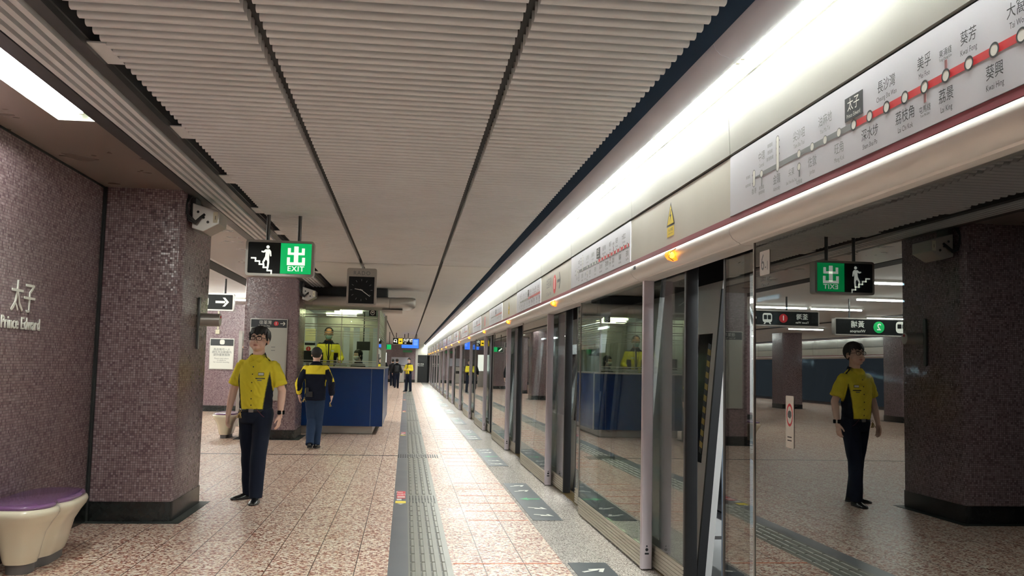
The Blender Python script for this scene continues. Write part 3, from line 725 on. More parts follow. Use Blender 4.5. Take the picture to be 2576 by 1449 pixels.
def bench(name, label, x0, yc, L, W, rz):
    """moulded bench: lobed outline flaring upwards"""
    t = thing(name, label, 'bench', (x0, yc, 0), rz=rz)
    def outline(s, grow):
        pts = []
        n = 96
        for i in range(n):
            a = 2*PI*i/n; ca, sa = math.cos(a), math.sin(a)
            e = 3.2; r = (abs(ca)**e+abs(sa)**e)**(-1/e)
            x = ca*r*(W/2+grow); y = sa*r*(L/2+grow)
            # waist: two lobes with a groove between them on the free side
            d = math.exp(-((y+.15)/.045)**2)*.060
            if x > 0: x -= d*s*1.1
            pts.append((x, y))
        for k in range(3): pts = [((pts[i-1][0]+2*pts[i][0]+pts[(i+1) % n][0])/4, (pts[i-1][1]+2*pts[i][1]+pts[(i+1) % n][1])/4) for i in range(n)]
        return pts
    R = []
    for z, gr, s in ((.065, -.112, .8), (.10, -.10, .9), (.18, -.082, 1.), (.26, -.062, 1.), (.33, -.020, 1.), (.375, .012, 1.), (.40, .018, 1.), (.42, .010, 1.), (.427, -.004, 1.)):
        R.append([(x, y, z) for x, y in outline(s, gr)])
    obj('body', G().rings(R), M['ivory'], t, smooth=60)
    P = outline(.8, -.13); obj('plinth', G().prism([(x, y) for x, y in P], 'z', 0, .066), M['plinth'], t, smooth=60)
    R = [[(x, y, z) for x, y in outline(1., gr)] for z, gr in ((.424, -.012), (.438, -.004), (.450, -.010), (.455, -.026))]
    obj('seat_pad', G().rings(R), M['violet'], t, smooth=60)
    return t
bench('bench', 'cream moulded bench with a glossy violet seat pad under the station name', -2.48, 6.77, .98, .45, 0)
bench('bench', 'cream bench with violet top standing behind the man in the yellow shirt', -3.24, 17.6, .9, .42, PI)

# sensor boxes with cable loops on the columns
def sensor(x, y, z, label):
    t = thing('speaker_box', label, 'equipment box', (x, y, z))
    g = G().rings([[(x+.02, y+s*.0-.12, z-.10), (x+.02, y-.12, z+.13), (x+.26, y-.12, z+.06), (x+.26, y-.12, z-.05), (x+.12, y-.12, z-.13)],
                   [(x+.02, y+.22, z-.10), (x+.02, y+.22, z+.13), (x+.26, y+.22, z+.06), (x+.26, y+.22, z-.05), (x+.12, y+.22, z-.13)]])
    obj('housing', g, M['steel'], t, bevel=.006)
    obj('bracket', G().box(x-.02, x+.03, y-.05, y+.15, z+.05, 2.95), M['darkband'], t)
    g = G(); put_text(g, '1', .05, facey(x+.225, y-.1215, z+.0)); g2 = G().box(x+.205, x+.245, y-.1212, y-.1195, z-.045, z+.055)
    obj('label_plate', g2, M['cream'], t); obj('label_figure', g, M['ink'], t)
    g = G()
    for j in range(3):
        o = .03*j
        g.tube([(x-.0+.02*j, y-.14, 2.93), (x-.03, y-.16, z+.17-o), (x-.01+o*.3, y-.18, z+.02-o), (x+.06, y-.17, z-.045-o*.3), (x+.10, y-.14, z-.0), (x+.13, y-.125, z+.03)], .011, 8)
    obj('cable_loop', g, M['rubber'], t, smooth='all')
    g = G()
    for dx, dz in ((.07, .05), (.12, .0), (.16, -.04)): g.ell((x+dx, y-.123, z+dz), (.012, .006, .012), 10, 6)
    obj('socket', g, M['rubber'], t)
    return t
sensor(-1.985, 8.66, 2.70, 'grey metal equipment box with black cables at the top of the nearest column')
sensor(-1.95, 17.35, 2.66, 'grey equipment box with cable loop at the top of the second column')
# help point on the column side
hpnt = thing('help_point', 'steel cylinder device with round face and blade plate on the side of the nearest column', 'help point', (-2.0, 9.2, 1.8))
obj('blade_plate', G().prism(rrect(.05, .50, .024, 4, 9.10, 1.76), 'x', -1.995, -1.975), M['darkband'], hpnt)
obj('cylinder_arm', G().cyl((-1.99, 9.18, 1.80), (-1.80, 9.18, 1.80), .062, n=24), M['steel'], hpnt, smooth=True)
g = G().cyl((-1.80, 9.18, 1.80), (-1.797, 9.18, 1.80), .058, n=24); obj('round_face', g, M['white'], hpnt)
obj('red_button', G().ell((-1.795, 9.18, 1.83), (.006, .017, .014), 12, 8), M['safered'], hpnt, smooth='all')

# hanging exit sign
def hanging(name, label, cat, x0, x1, y, z0, z1, poles, d=.13, ztop=2.93):
    t = thing(name, label, cat, ((x0+x1)/2, y, z1))
    cx, cz = (x0+x1)/2, (z0+z1)/2
    obj('casing', G().prism(rrect(x1-x0, z1-z0, .03, 4, cx, cz), 'y', y, y+d), M['steel'], t, smooth=30)
    obj('face_panel', G().prism(rrect(x1-x0-.05, z1-z0-.05, .012, 3, cx, cz), 'y', y-.004, y+.001), M['signblack'], t)
    for px in poles: obj('hanging_pole', G().cyl((px, y+d/2, z1-.005), (px, y+d/2, ztop), .019, n=14), M['darkband'], t, smooth=True)
    return t
ex = hanging('exit_sign', 'hanging sign with a stair figure and green EXIT panel over the standing man', 'exit sign', -1.645, -.965, 9.5, 2.275, 2.64, (-1.44, -1.125))
obj('green_panel', G().box(-1.297, -.99, 9.494, 9.497, 2.302, 2.613), M['signgreen'], ex)
p = facey(-1.142, 9.4925, 2.485)
g = G()
for pts in ([(-.022, -.075), (.022, -.075), (.022, .098), (-.022, .098)], [(-.085, .01), (.085, .01), (.085, .035), (-.085, .035)], [(-.085, .035), (-.055, .035), (-.055, .08), (-.085, .08)], [(.055, .035), (.085, .035), (.085, .08), (.055, .08)],
            [(-.09, -.095), (.09, -.095), (.09, -.065), (-.09, -.065)], [(-.09, -.065), (-.06, -.065), (-.06, -.015), (-.09, -.015)], [(.06, -.065), (.09, -.065), (.09, -.015), (.06, -.015)]): poly_on(g, pts, p)
obj('chinese_character', g, M['signwhite'], ex)
g = G(); put_text(g, 'EXIT', .072, facey(-1.142, 9.4925, 2.352), 1.05, True, 1.12); obj('exit_word', g, M['signwhite'], ex)
p = facey(-1.47, 9.4925, 2.44); g = G()
x, z = -.12, .02
for i in range(5): poly_on(g, [(x, z), (x+.054, z), (x+.054, z-.016), (x, z-.016)], p); poly_on(g, [(x+.04, z-.012), (x+.054, z-.012), (x+.054, z-.045), (x+.04, z-.045)], p); x += .04; z -= .031
poly_on(g, circ(.017, 16, .045, .128), p)
poly_on(g, [(.02, .103), (.062, .105), (.078, .085), (.083, .035), (.070, .033), (.064, .07), (.060, .03), (.064, -.03), (.058, -.09), (.040, -.09), (.044, -.02), (.030, .0), (.012, -.03), (.020, -.066), (.004, -.070), (-.006, -.024), (.020, .03), (.024, .075), (.004, .068), (-.018, .074), (-.018, .088), (.004, .086)], p)
obj('stair_figure', g, M['signwhite'], ex)

# hanging clock
ck = thing('clock', 'square black-faced hanging clock on a pole under the ceiling slot', 'clock', (-.69, 13.88, 2.83))
obj('casing', G().prism(rrect(.44, .55, .03, 4, -.693, 2.553), 'y', 13.88, 14.0), M['steel'], ck, smooth=30)
obj('dial', G().box(-.883, -.505, 13.874, 13.881, 2.30, 2.70), M['signblack'], ck)
obj('pole', G().cyl((-.69, 13.94, 2.825), (-.69, 13.94, 2.97), .022, n=14), M['steel'], ck, smooth=True)
p = facey(-.694, 13.872, 2.50); g = G()
for i in range(12):
    a = PI/6*i; s, c_ = math.sin(a), math.cos(a); r0, r1 = .135, .165
    poly_on(g, [(s*r0-c_*.003, c_*r0+s*.003), (s*r1-c_*.003, c_*r1+s*.003), (s*r1+c_*.003, c_*r1-s*.003), (s*r0+c_*.003, c_*r0-s*.003)], p)
obj('hour_marks', g, M['grey'], ck)
for nm, a, r, wd in (('hour_hand', math.radians(280), .10, .007), ('minute_hand', math.radians(126), .158, .0055)):
    s, c_ = math.sin(a), math.cos(a); g = G(); q = facey(-.694, 13.868, 2.50)
    poly_on(g, [(-s*.02-c_*wd, -c_*.02+s*wd), (s*r-c_*wd*.6, c_*r+s*wd*.6), (s*r+c_*wd*.6, c_*r-s*wd*.6), (-s*.02+c_*wd, -c_*.02-s*wd)], q); obj(nm, g, M['white'], ck)
g = G(); put_text(g, 'RADO', .085, facey(-.694, 13.8785, 2.752), .95, False, 1.2); obj('maker_lettering', g, M['greydk'], ck)

# arrow sign at the back left
ar = hanging('arrow_sign', 'black hanging sign with a lit right arrow, half hidden behind the nearest column', 'direction sign', -4.97, -3.29, 18.0, 2.345, 2.675, (-4.3, -3.47), ztop=2.96)
p = facey(-3.50, 17.992, 2.51); g = G()
poly_on(g, [(-.13, -.022), (.05, -.022), (.05, .022), (-.13, .022)], p)
for s in (1, -1): poly_on(g, [(.12, 0), (.07, 0), (-.0, s*.085), (.045, s*.085)], p)
obj('arrow', g, M['signwhite'], ar)
g = G(); p = facey(-3.86, 17.992, 2.515); poly_on(g, rrect(.20, .19, .05, 4), p); poly_on(g, [(-.08, -.13), (-.05, -.13), (-.03, -.095), (-.06, -.095)], p); poly_on(g, [(.08, -.13), (.05, -.13), (.03, -.095), (.06, -.095)], p); put_text(g, '荃灣', .13, facey(-4.60, 17.992, 2.54)); put_text(g, 'Tsuen Wan', .06, facey(-4.60, 17.992, 2.43)); obj('white_symbols', g, M['signwhite'], ar)
g = G(); poly_on(g, rrect(.07, .09, .01, 2, -.042, .01), facey(-3.86, 17.988, 2.515)); poly_on(g, rrect(.07, .09, .01, 2, .042, .01), facey(-3.86, 17.988, 2.515)); obj('train_windows', g, M['signblack'], ar)
g = G(); poly_on(g, circ(.09, 24), facey(-4.20, 17.992, 2.51)); obj('line_disc', g, M['signred'], ar); g = G(); put_text(g, '1', .14, facey(-4.20, 17.988, 2.51), 1, True); obj('numeral', g, M['signwhite'], ar)
# notice, conduit and light column on the pink back wall
nt = thing('notice_board', 'white notice with dark header on the pink mosaic wall beyond the column', 'notice', (-5.03, 26.15, 1.2))
obj('frame', G().box(-5.37, -4.72, 26.15, 26.2, 1.15, 2.0), M['steel'], nt)
obj('sheet', G().box(-5.35, -4.74, 26.144, 26.151, 1.17, 1.80), M['white'], nt)
obj('header', G().box(-5.35, -4.74, 26.144, 26.151, 1.80, 1.98), M['ink'], nt)
g = G(); poly_on(g, rrect(.13, .13, .04, 4), facey(-5.04, 26.14, 1.90)); obj('train_symbol', g, M['white'], nt)
g = G(); put_text(g, '為由每月一人\n請在月台範圍內\n提供優惠服務', .075, facey(-5.04, 26.14, 1.62)); put_text(g, 'Please mind others\non platform\nfor smooth boarding', .05, facey(-5.04, 26.14, 1.40)); obj('notice_text', g, M['greydk'], nt)
cn = thing('cable_conduit', 'cream vertical conduit ending in a small socket box on the pink wall', 'conduit', (-5.2, 26.15, 2.2))
obj('pipe', G().box(-5.20, -5.16, 26.16, 26.2, 2.25, 2.95), M['cream'], cn); obj('socket_box', G().box(-5.235, -5.125, 26.12, 26.2, 2.12, 2.24), M['cream'], cn, bevel=.006)
gp = thing('glass_partition', 'green tinted glass partition with steel top rail beside the second column', 'partition', (-4.2, 22, 0))
obj('pane', G().box(-3.57, -3.56, 20.5, 25.8, .05, 2.0), M['glass_booth'], gp); obj('top_rail', G().box(-3.59, -3.54, 20.5, 25.8, 2.0, 2.05), M['steel'], gp); obj('end_post', G().box(-3.6, -3.53, 20.45, 20.5, 0, 2.05), M['steel'], gp)

# directory board on the second column
db = thing('directory_board', 'tall grey wall board headed 往荃灣 1 with arrow on the second column', 'wall sign', (-2.48, 17.2, 1.4))
obj('frame', G().box(-2.83, -2.165, 17.165, 17.2, .70, 2.18), M['steel'], db)
obj('header', G().box(-2.815, -2.18, 17.158, 17.166, 2.02, 2.165), M['ink'], db)
obj('grey_sheet', G().box(-2.815, -2.18, 17.158, 17.166, .72, 2.02), plain('board_grey', lin(176, 178, 170), .4), db)
g = G(); put_text(g, '往荃灣', .075, facey(-2.56, 17.155, 2.108)); put_text(g, 'To Tsuen Wan', .034, facey(-2.58, 17.155, 2.048)); 
q = facey(-2.25, 17.155, 2.095); poly_on(g, [(-.045, -.006), (.03, -.006), (.03, .006), (-.045, .006)], q)
for s in (1, -1): poly_on(g, [(.045, 0), (.028, 0), (.0, s*.034), (.018, s*.034)], q)
obj('header_text', g, M['white'], db)
g = G(); poly_on(g, circ(.043, 20), facey(-2.368, 17.155, 2.095)); obj('red_disc', g, M['red'], db)
g = G(); put_text(g, '1', .07, facey(-2.368, 17.152, 2.095), 1, True); obj('numeral', g, M['white'], db)
g = G()
for zz in (1.66, 1.60): g.box(-2.44, -2.37, 17.154, 17.157, zz, zz+.012)
obj('small_print', g, M['greydk'], db)

# ceiling brackets left of the slats
br = thing('ceiling_bracket', 'beige plate bracket at the left edge of the slatted ceiling, nearest of the row', 'bracket', (-1.55, 4.64, 2.9), 'plate brackets beside the slats')
obj('plate', G().box(-1.625, -1.475, 4.48, 4.80, ZC+.012, ZC+.02), M['slat'], br); obj('web', G().box(-1.625, -1.60, 4.48, 4.49, ZC+.02, 3.13), M['void'], br)
for k in range(1, 8): dup(br, (0, k*1.57, 0), 'beige plate bracket at the left edge of the slatted ceiling, %s of the row' % ORD[k])

# ================================================================== BOOTH
bt = thing('service_booth', 'navy blue staff booth with glazed upper walls in the middle distance', 'booth', (-1.3, 20.4, 0))
BX0, BX1, BY0, BY1 = -2.25, -.43, 18.6, 23.2
obj('steel_plinth', G().box(BX0+.2, BX1-.2, BY0+.22, BY1-.2, 0, .165), M['steel'], bt, bevel=.01)
obj('front_panel', G().box(BX0, -.672, BY0, BY0+.06, .165, 1.30), M['navy'], bt, bevel=.004)
obj('front_panel', G().box(-.668, BX1, BY0, BY0+.06, .165, 1.30), M['navy'], bt, bevel=.004)
obj('side_panel', G().box(BX1-.05, BX1, BY0+.062, BY1, .165, 1.30), M['navy'], bt)
obj('edge_trim', G().box(BX1, BX1+.012, BY0-.01, BY0+.05, .165, 1.33).box(-.6715, -.6685, BY0-.002, BY0+.01, .165, 1.30), M['steel'], bt)
obj('counter_top', G().box(BX0, BX1+.01, BY0-.03, BY0+.5, 1.30, 1.335).box(-.56, BX1+.01, BY0, BY1, 1.30, 1.335), M['steel'], bt, bevel=.006)
obj('booth_floor', G().box(BX0, BX1-.06, BY0+.1, BY1, .165, .33), M['plinth'], bt)
obj('left_wall', G().box(BX0, BX0+.05, BY0+.1, BY1, .33, 2.6), M['cover'], bt)
obj('back_wall', G().box(BX0, -.5, BY1-.06, BY1, .33, 2.6), M['steel'], bt)
obj('front_glass', G().box(BX0, -.56, BY0+.12, BY0+.132, 1.335, 2.56), M['glass_booth'], bt)
obj('side_glass', G().box(-.572, -.56, BY0+.135, BY1, 1.335, 2.56), M['glass_booth'], bt)
g = G()
for xx in (-1.30,): g.box(xx-.006, xx+.006, BY0+.110, BY0+.12, 1.34, 2.56)
g.box(-.585, -.55, BY0+.105, BY0+.14, 1.335, 2.56); obj('glazing_post', g, M['steel'], bt)
g = G(); random.seed(3)
for z in (1.36, 1.39, 1.435): g.box(BX0, -.59, BY0+.115, BY0+.118, z, z+.018)
z = 1.93
while z < 2.55:
    h = .006+.022*((z-1.9)/.65); xs = BX0
    while xs < -.62:
        L = random.uniform(.3, 1.2); 
        if random.random() < .72: g.box(xs, min(xs+L, -.6), BY0+.115, BY0+.118, z, z+h)
        xs += L
    z += .047
for i in range(13): g.box(-.557, -.552, BY0+.15, BY1, 1.95+i*.047, 1.968+i*.048)
obj('frosted_stripes', g, M['frost'], bt)
g = G().box(-1.9, -1.3, 19.3, 19.55, 2.52, 2.56); g.box(-1.6, -1.0, 20.6, 20.85, 2.52, 2.56); g.box(-1.9, -1.2, 22, 22.25, 2.52, 2.56); obj('ceiling_lamp', g, emit('booth_lamp', (1, .95, .55, 1), 3.8), bt)
obj('booth_ceiling', G().box(BX0, -.55, BY0+.1, BY1, 2.57, 2.6), M['cover'], bt)
g = G()
for i in range(4): g.box(-1.55+i*.24, -1.40+i*.24, BY1-.075, BY1-.06, .5, 2.3)
obj('locker_door', g, M['cover'], bt)
cs = thing('camera_symbol_sign', 'small black square sign with a round symbol at the upper corner of the booth glass', 'sign', (-.70, 18.7, 2.42))
obj('plate', G().box(-.765, -.625, 18.700, 18.708, 2.36, 2.49), M['signblack'], cs)
g = G(); ring_on(g, .035, .047, facey(-.695, 18.697, 2.425)); poly_on(g, rrect(.045, .026, .006, 2, 0, .006), facey(-.695, 18.697, 2.425)); obj('symbol', g, M['white'], cs)
# rounded canopy duct
cu = thing('booth_canopy', 'rounded brushed metal canopy duct over the booth with a swept end', 'canopy', (-1.0, 18.6, 2.45))
def sec(x, s=1., dz=0, yo=0):
    P = []
    for i in range(20):
        a = 2*PI*i/20; e = .6
        cy = math.copysign(abs(math.cos(a))**e, math.cos(a)); cz = math.copysign(abs(math.sin(a))**e, math.sin(a))
        P.append((x, 18.45+.42*cy*s+yo, 2.59+dz+.125*cz*(s*.5+.5)))
    return P
for a, b in ((-2.15, -1.835), (-1.83, -1.105), (-1.10, -.355)):
    obj('duct_section', G().rings([sec(a), sec(b)]), M['steel'], cu, smooth=50)
obj('swept_end', G().rings([sec(-.35), sec(-.15, 1., .005), sec(-.0, .95, .012), sec(.09, .8, .02), sec(.14, .5, .03), sec(.155, .2, .035)]), M['steel'], cu, smooth=60)
obj('lower_shade', G().rings([[(x, 18.12, 2.46), (x, 18.78, 2.46), (x, 18.7, 2.415), (x, 18.2, 2.415)] for x in (-.5, -.1)]), M['steel'], cu)
obj('dark_recess', G().box(-2.1, -.4, 18.35, 18.9, 2.72, 2.89), M['black'], cu)
# things inside the booth
mo = thing('monitor', 'dark computer monitor seen through the booth glass at the left', 'monitor', (-1.98, 19.3, 1.5))
obj('screen', G().box(-2.13, -1.85, 19.15, 19.19, 1.40, 1.64), M['rubber'], mo, bevel=.005); obj('stand', G().box(-2.02, -1.96, 19.18, 19.22, 1.33, 1.42).box(-2.08, -1.9, 19.14, 19.28, 1.335, 1.345), M['rubber'], mo)
mo = thing('monitor', 'black monitor hanging behind the seated woman in the booth', 'monitor', (-1.0, 21.2, 1.8))
obj('screen', G().box(-1.12, -.82, 21.2, 21.24, 1.70, 1.90), M['rubber'], mo, bevel=.005); obj('arm', G().cyl((-.97, 21.25, 1.85), (-.97, 21.25, 2.57), .012), M['rubber'], mo)
po = thing('poster', 'cream poster on the booth wall above the red numbered sheet', 'poster', (-2.05, 20.1, 2.0))
obj('sheet', G().box(-2.16, -1.94, 20.10, 20.11, 1.86, 2.12), plain('cream_paper', lin(238, 226, 180), .6), po)
po = thing('info_sheet', 'white sheet with a red number 1 disc inside the booth', 'poster', (-2.05, 20.1, 1.7))
obj('sheet', G().box(-2.16, -1.94, 20.10, 20.11, 1.60, 1.82), M['white'], po); obj('header', G().box(-2.16, -1.94, 20.094, 20.10, 1.77, 1.82), M['ink'], po)
g = G(); poly_on(g, circ(.05, 18), facey(-2.08, 20.095, 1.69)); obj('red_disc', g, M['red'], po); g = G(); put_text(g, '1', .07, facey(-2.08, 20.09, 1.69), 1, True); obj('numeral', g, M['white'], po)
kb = thing('document_tray', 'pale tray of papers on the booth counter beside the seated woman', 'tray', (-1.25, 18.95, 1.34))
obj('tray', G().box(-1.42, -1.18, 18.9, 19.1, 1.337, 1.36), M['cream'], kb); obj('papers', G().box(-1.40, -1.20, 18.92, 19.08, 1.361, 1.39), M['white'], kb)

# ================================================================== FAR SIGNS AND END OF PLATFORM
fs = hanging('lift_sign', 'black hanging sign with U-turn arrow, yellow lift panel and 升降機 far down the platform', 'direction sign', -.67, .30, 45.0, 2.33, 2.665, (-.50, .08), .12)
g = G(); put_text(g, '升降機', .17, facey(.07, 44.99, 2.53), .9, True); put_text(g, 'Lift', .07, facey(-.05, 44.99, 2.41), 1, True)
p = facey(-.53, 44.99, 2.5); ring_on(g, .05, .075, p, cy=.02); poly_on(g, [(.052, .02), (.075, .02), (.075, -.09), (.052, -.09)], p); poly_on(g, [(-.11, .0), (-.01, .0), (-.06, -.07)], p)
obj('white_symbols', g, M['signwhite'], fs)
obj('yellow_panel', G().box(-.39, -.19, 44.985, 44.992, 2.37, 2.63), M['signyellow'], fs)
g = G(); poly_on(g, rrect(.1, .06, .01, 2), facey(-.29, 44.98, 2.49)); obj('lift_symbol', g, M['ink'], fs)
es = hanging('exit_sign', 'small far exit sign with green panel left of the lift sign', 'exit sign', -1.22, -.70, 44.0, 2.06, 2.32, (-1.1, -.8), .12)
obj('green_panel', G().box(-.92, -.72, 43.985, 43.992, 2.08, 2.30), M['signgreen'], es)
g = G(); p = facey(-1.06, 43.985, 2.19); poly_on(g, [(-.09, .07), (-.05, .07), (.08, -.05), (.08, -.09), (.03, -.08), (-.09, .03)], p); obj('escalator_symbol', g, M['signwhite'], es)
bk = hanging('direction_sign', 'dark box sign hanging right behind the booth corner', 'direction sign', -1.10, -.86, 40.0, 2.19, 2.45, (-.95,), .25)
sc = thing('train_information_screen', 'bright blue hanging information screen far down the platform', 'screen', (.18, 46.6, 2.66))
obj('casing', G().box(-.26, .63, 46.60, 46.72, 2.18, 2.68), M['rubber'], sc)
g = G().box(-.24, .61, 46.59, 46.60, 2.20, 2.66); obj('blue_display', g, M['screenblue'], sc)
g = G()
for i in range(4): g.box(.36, .56, 46.584, 46.588, 2.58-i*.07, 2.595-i*.07)
obj('text_rows', g, emit('screen_text', lin(180, 210, 250), .5), sc); obj('pole', G().cyl((-.1, 46.66, 2.67), (-.1, 46.66, 2.95), .02).cyl((.5, 46.66, 2.67), (.5, 46.66, 2.95), .02), M['darkband'], sc)
kk = thing('ticket_machine', 'grey metal machine cabinet against the far purple wall', 'cabinet', (-.55, 70.5, 0))
obj('cabinet', G().box(-1.0, -.1, 70.1, 70.86, .02, 1.25), M['steel'], kk, bevel=.02); obj('dark_slot', G().box(-.85, -.2, 70.08, 70.1, .75, .95), M['rubber'], kk)
obj('upper_panel', G().box(-1.1, .2, 70.84, 70.86, 1.3, 1.9), M['cover'], kk)
rs = thing('running_man_sign', 'faint green emergency exit sign on the far wall', 'exit sign', (.2, 70.85, 2.4))
g = G(); obj('plate', G().box(-.25, .45, 70.84, 70.87, 2.28, 2.45), plain('dull_green', lin(70, 140, 96), .5), rs)
wp = thing('lit_poster', 'lit white poster panel behind the booth on the left of the far passage', 'poster', (-1.45, 60, 1.6))
obj('panel', G().box(-1.9, -1.25, 60, 60.1, 1.05, 2.1), M['signwhite'], wp); obj('stand', G().box(-1.9, -1.25, 60.0, 60.1, .0, 1.05), M['steel'], wp)
dn = thing('door_notice', 'small white notice on the dark far door', 'notice', (1.1, 70.97, 1.4))
g = G(); put_text(g, '閒人免進\nNo entry', .12, facey(1.13, 70.965, 1.35)); obj('lettering', g, M['white'], dn)

# hanging signs of the opposite side, seen reflected in the glass
def hall_sign(x, y, num, zh, en, m, label):
    t = hanging('platform_sign', label, 'direction sign', x-.95, x+.95, y, 2.2, 2.56, (x-.6, x+.6), .14, 2.96)
    g = G(); poly_on(g, circ(.12, 24), facey(x, y-.008, 2.38)); obj('line_disc', g, m, t)
    g = G(); put_text(g, num, .19, facey(x, y-.012, 2.38), 1, True); put_text(g, zh, .15, facey(x+.46, y-.008, 2.42)); put_text(g, en, .08, facey(x+.46, y-.008, 2.29))
    p = facey(x-.5, y-.008, 2.39); a = rrect(.26, .24, .07, 4); poly_on(g, a, p); obj('white_symbols', g, M['signwhite'], t)
    g = G(); poly_on(g, rrect(.09, .09, .01, 2, -.055, .02), facey(x-.5, y-.013, 2.39)); poly_on(g, rrect(.09, .09, .01, 2, .055, .02), facey(x-.5, y-.013, 2.39)); obj('train_windows', g, M['signblack'], t)
hall_sign(-6.25, 18.0, '2', '黃埔', 'Whampoa', M['signgreen'], 'black hanging sign with green 2 disc seen reflected in the glass')

# ================================================================== TRAIN
def train_side(x, z): return x+.088*z
TX = 2.02
DC = [5.48+k*PITCH for k in range(-1, 14)]
def car(cars_lab, kc):
    a, b = kc
    t = thing('train_car', cars_lab, 'train', (3.4, (a+b)/2, 0))
    ds = [d for d in DC if a < d < b]
    g = G()          # side wall between doorways (with a leaning side)
    def wall(y0, y1, z0, z1, x=TX, th=.05):
        g.add([(train_side(x, z)+dx, y, z) for dx in (0, th) for y in (y0, y1) for z in (z0, z1)], [(0, 1, 3, 2), (4, 6, 7, 5), (0, 4, 5, 1), (2, 3, 7, 6), (0, 2, 6, 4), (1, 5, 7, 3)])
    op = .62; edges = [a+.03]+sum([[d-op, d+op] for d in ds], [])+[b-.03]
    for i in range(0, len(edges), 2):
        y0, y1 = edges[i], edges[i+1]
        if y1-y0 < .1: continue
        w0, w1 = y0+.62, y1-.62
        if w1-w0 > .5:
            wall(y0, w0, -.05, 2.05); wall(w1, y1, -.05, 2.05); wall(w0, w1, -.05, .78); wall(w0, w1, 1.72, 2.05)
        else: wall(y0, y1, -.05, 2.05)
    g.box(TX-.02, 4.95, a+.03, b-.03, -.9, -.06)
    g.rings([[(train_side(TX, 2.35)+.3*(1-math.cos(q)), y, 2.35+.35*math.sin(q)) for q in (0, .5, 1.0, PI/2)]+[(4.6, y, 2.7), (4.9, y, 2.35), (4.9, y, 2.3), (2.2, y, 2.3)] for y in (a+.03, b-.03)])
    obj('body', g, M['train'], t)
    g = G(); wall(a+.03, b-.03, 2.05, 2.35); obj('painted_void_band', g, M['rubber'], t)  # upper train side painted black to stand for the dark void above
    g = G()
    for i in range(0, len(edges), 2):
        y0, y1 = edges[i]+.62, edges[i+1]-.62
        if y1-y0 > .5: g.add([(train_side(TX, z)+.012, y, z) for y in (y0+.02, y1-.02) for z in (.80, 1.70)], [(0, 1, 3, 2)])
    gl = G()
    for i in range(0, len(edges), 2):
        y0, y1 = edges[i]+.62, edges[i+1]-.62
        if y1-y0 > .5: gl.add([(train_side(TX, z)+d, y, z) for d in (.012, .020) for y in (y0, y1) for z in (.78, 1.72)], [(0, 1, 3, 2), (4, 6, 7, 5), (0, 4, 5, 1), (2, 3, 7, 6), (0, 2, 6, 4), (1, 5, 7, 3)])
    obj('side_window', gl, M['winblack'] if a < 0 else M['glass_leaf'], t)
    obj('car_floor', G().box(TX+.02, 4.9, a+.03, b-.03, -.06, -.01), M['plinth'], t)
    g = G().box(4.85, 4.95, a+.03, b-.03, -.05, .8).box(4.85, 4.95, a+.03, b-.03, 1.8, 2.35)
    y = a+.03
    while y < b-.3: g.box(4.85, 4.95, y, min(y+.5, b-.03), .8, 1.8); y += 2.2
    g.box(TX+.3, 4.9, a+.03, b-.03, 2.28, 2.32); obj('interior_lining', g, M['trainin'], t)
    g = G().box(2.75, 2.87, a+.3, b-.3, 2.26, 2.275); g.box(4.1, 4.22, a+.3, b-.3, 2.26, 2.275); obj('interior_lamp', g, emit('train_lamp', (.95, 1, 1, 1), 9), t)
    return t, ds
def train_door_leaf(par, y0, y1, hazard, nm='door_leaf'):
    def quad(g, y0, y1, z0, z1, x0, x1):
        g.add([(train_side(TX, z)+x, y, z) for x in (x0, x1) for y in (y0, y1) for z in (z0, z1)], [(0, 1, 3, 2), (4, 6, 7, 5), (0, 4, 5, 1), (2, 3, 7, 6), (0, 2, 6, 4), (1, 5, 7, 3)])
    g = G(); quad(g, y0, y1, .0, .78, -.045, -.01); quad(g, y0, y1, 1.68, 2.04, -.045, -.01); quad(g, y0, y0+.12, .78, 1.68, -.045, -.01); quad(g, y1-.12, y1, .78, 1.68, -.045, -.01)
    o = obj(nm, g, M['train'], par)
    g = G(); quad(g, y0+.12, y1-.12, .78, 1.68, -.036, -.03); q = obj('pane', g, M['winblack'], par)
    g = G(); e = y0-.03 if hazard else y1; quad(g, e, e+.03, .0, 1.98, -.055, .0); obj('door_seal', g, M['rubber'], par)
    if hazard:
        g = G(); z = .84; i = 0
        while z < 1.58:
            g.cur = i % 2; zz = z
            g.add([(train_side(TX, zz+dz)-.0475, y, zz+dz) for y, dz in ((y0+.125, 0), (y0+.19, .012), (y0+.19, .052), (y0+.125, .04))], [(0, 1, 2, 3)])
            z += .04; i += 1
        obj('hazard_strip', g, [M['ink'], plain('hazard_yellow', lin(196, 172, 90), .5)], par)
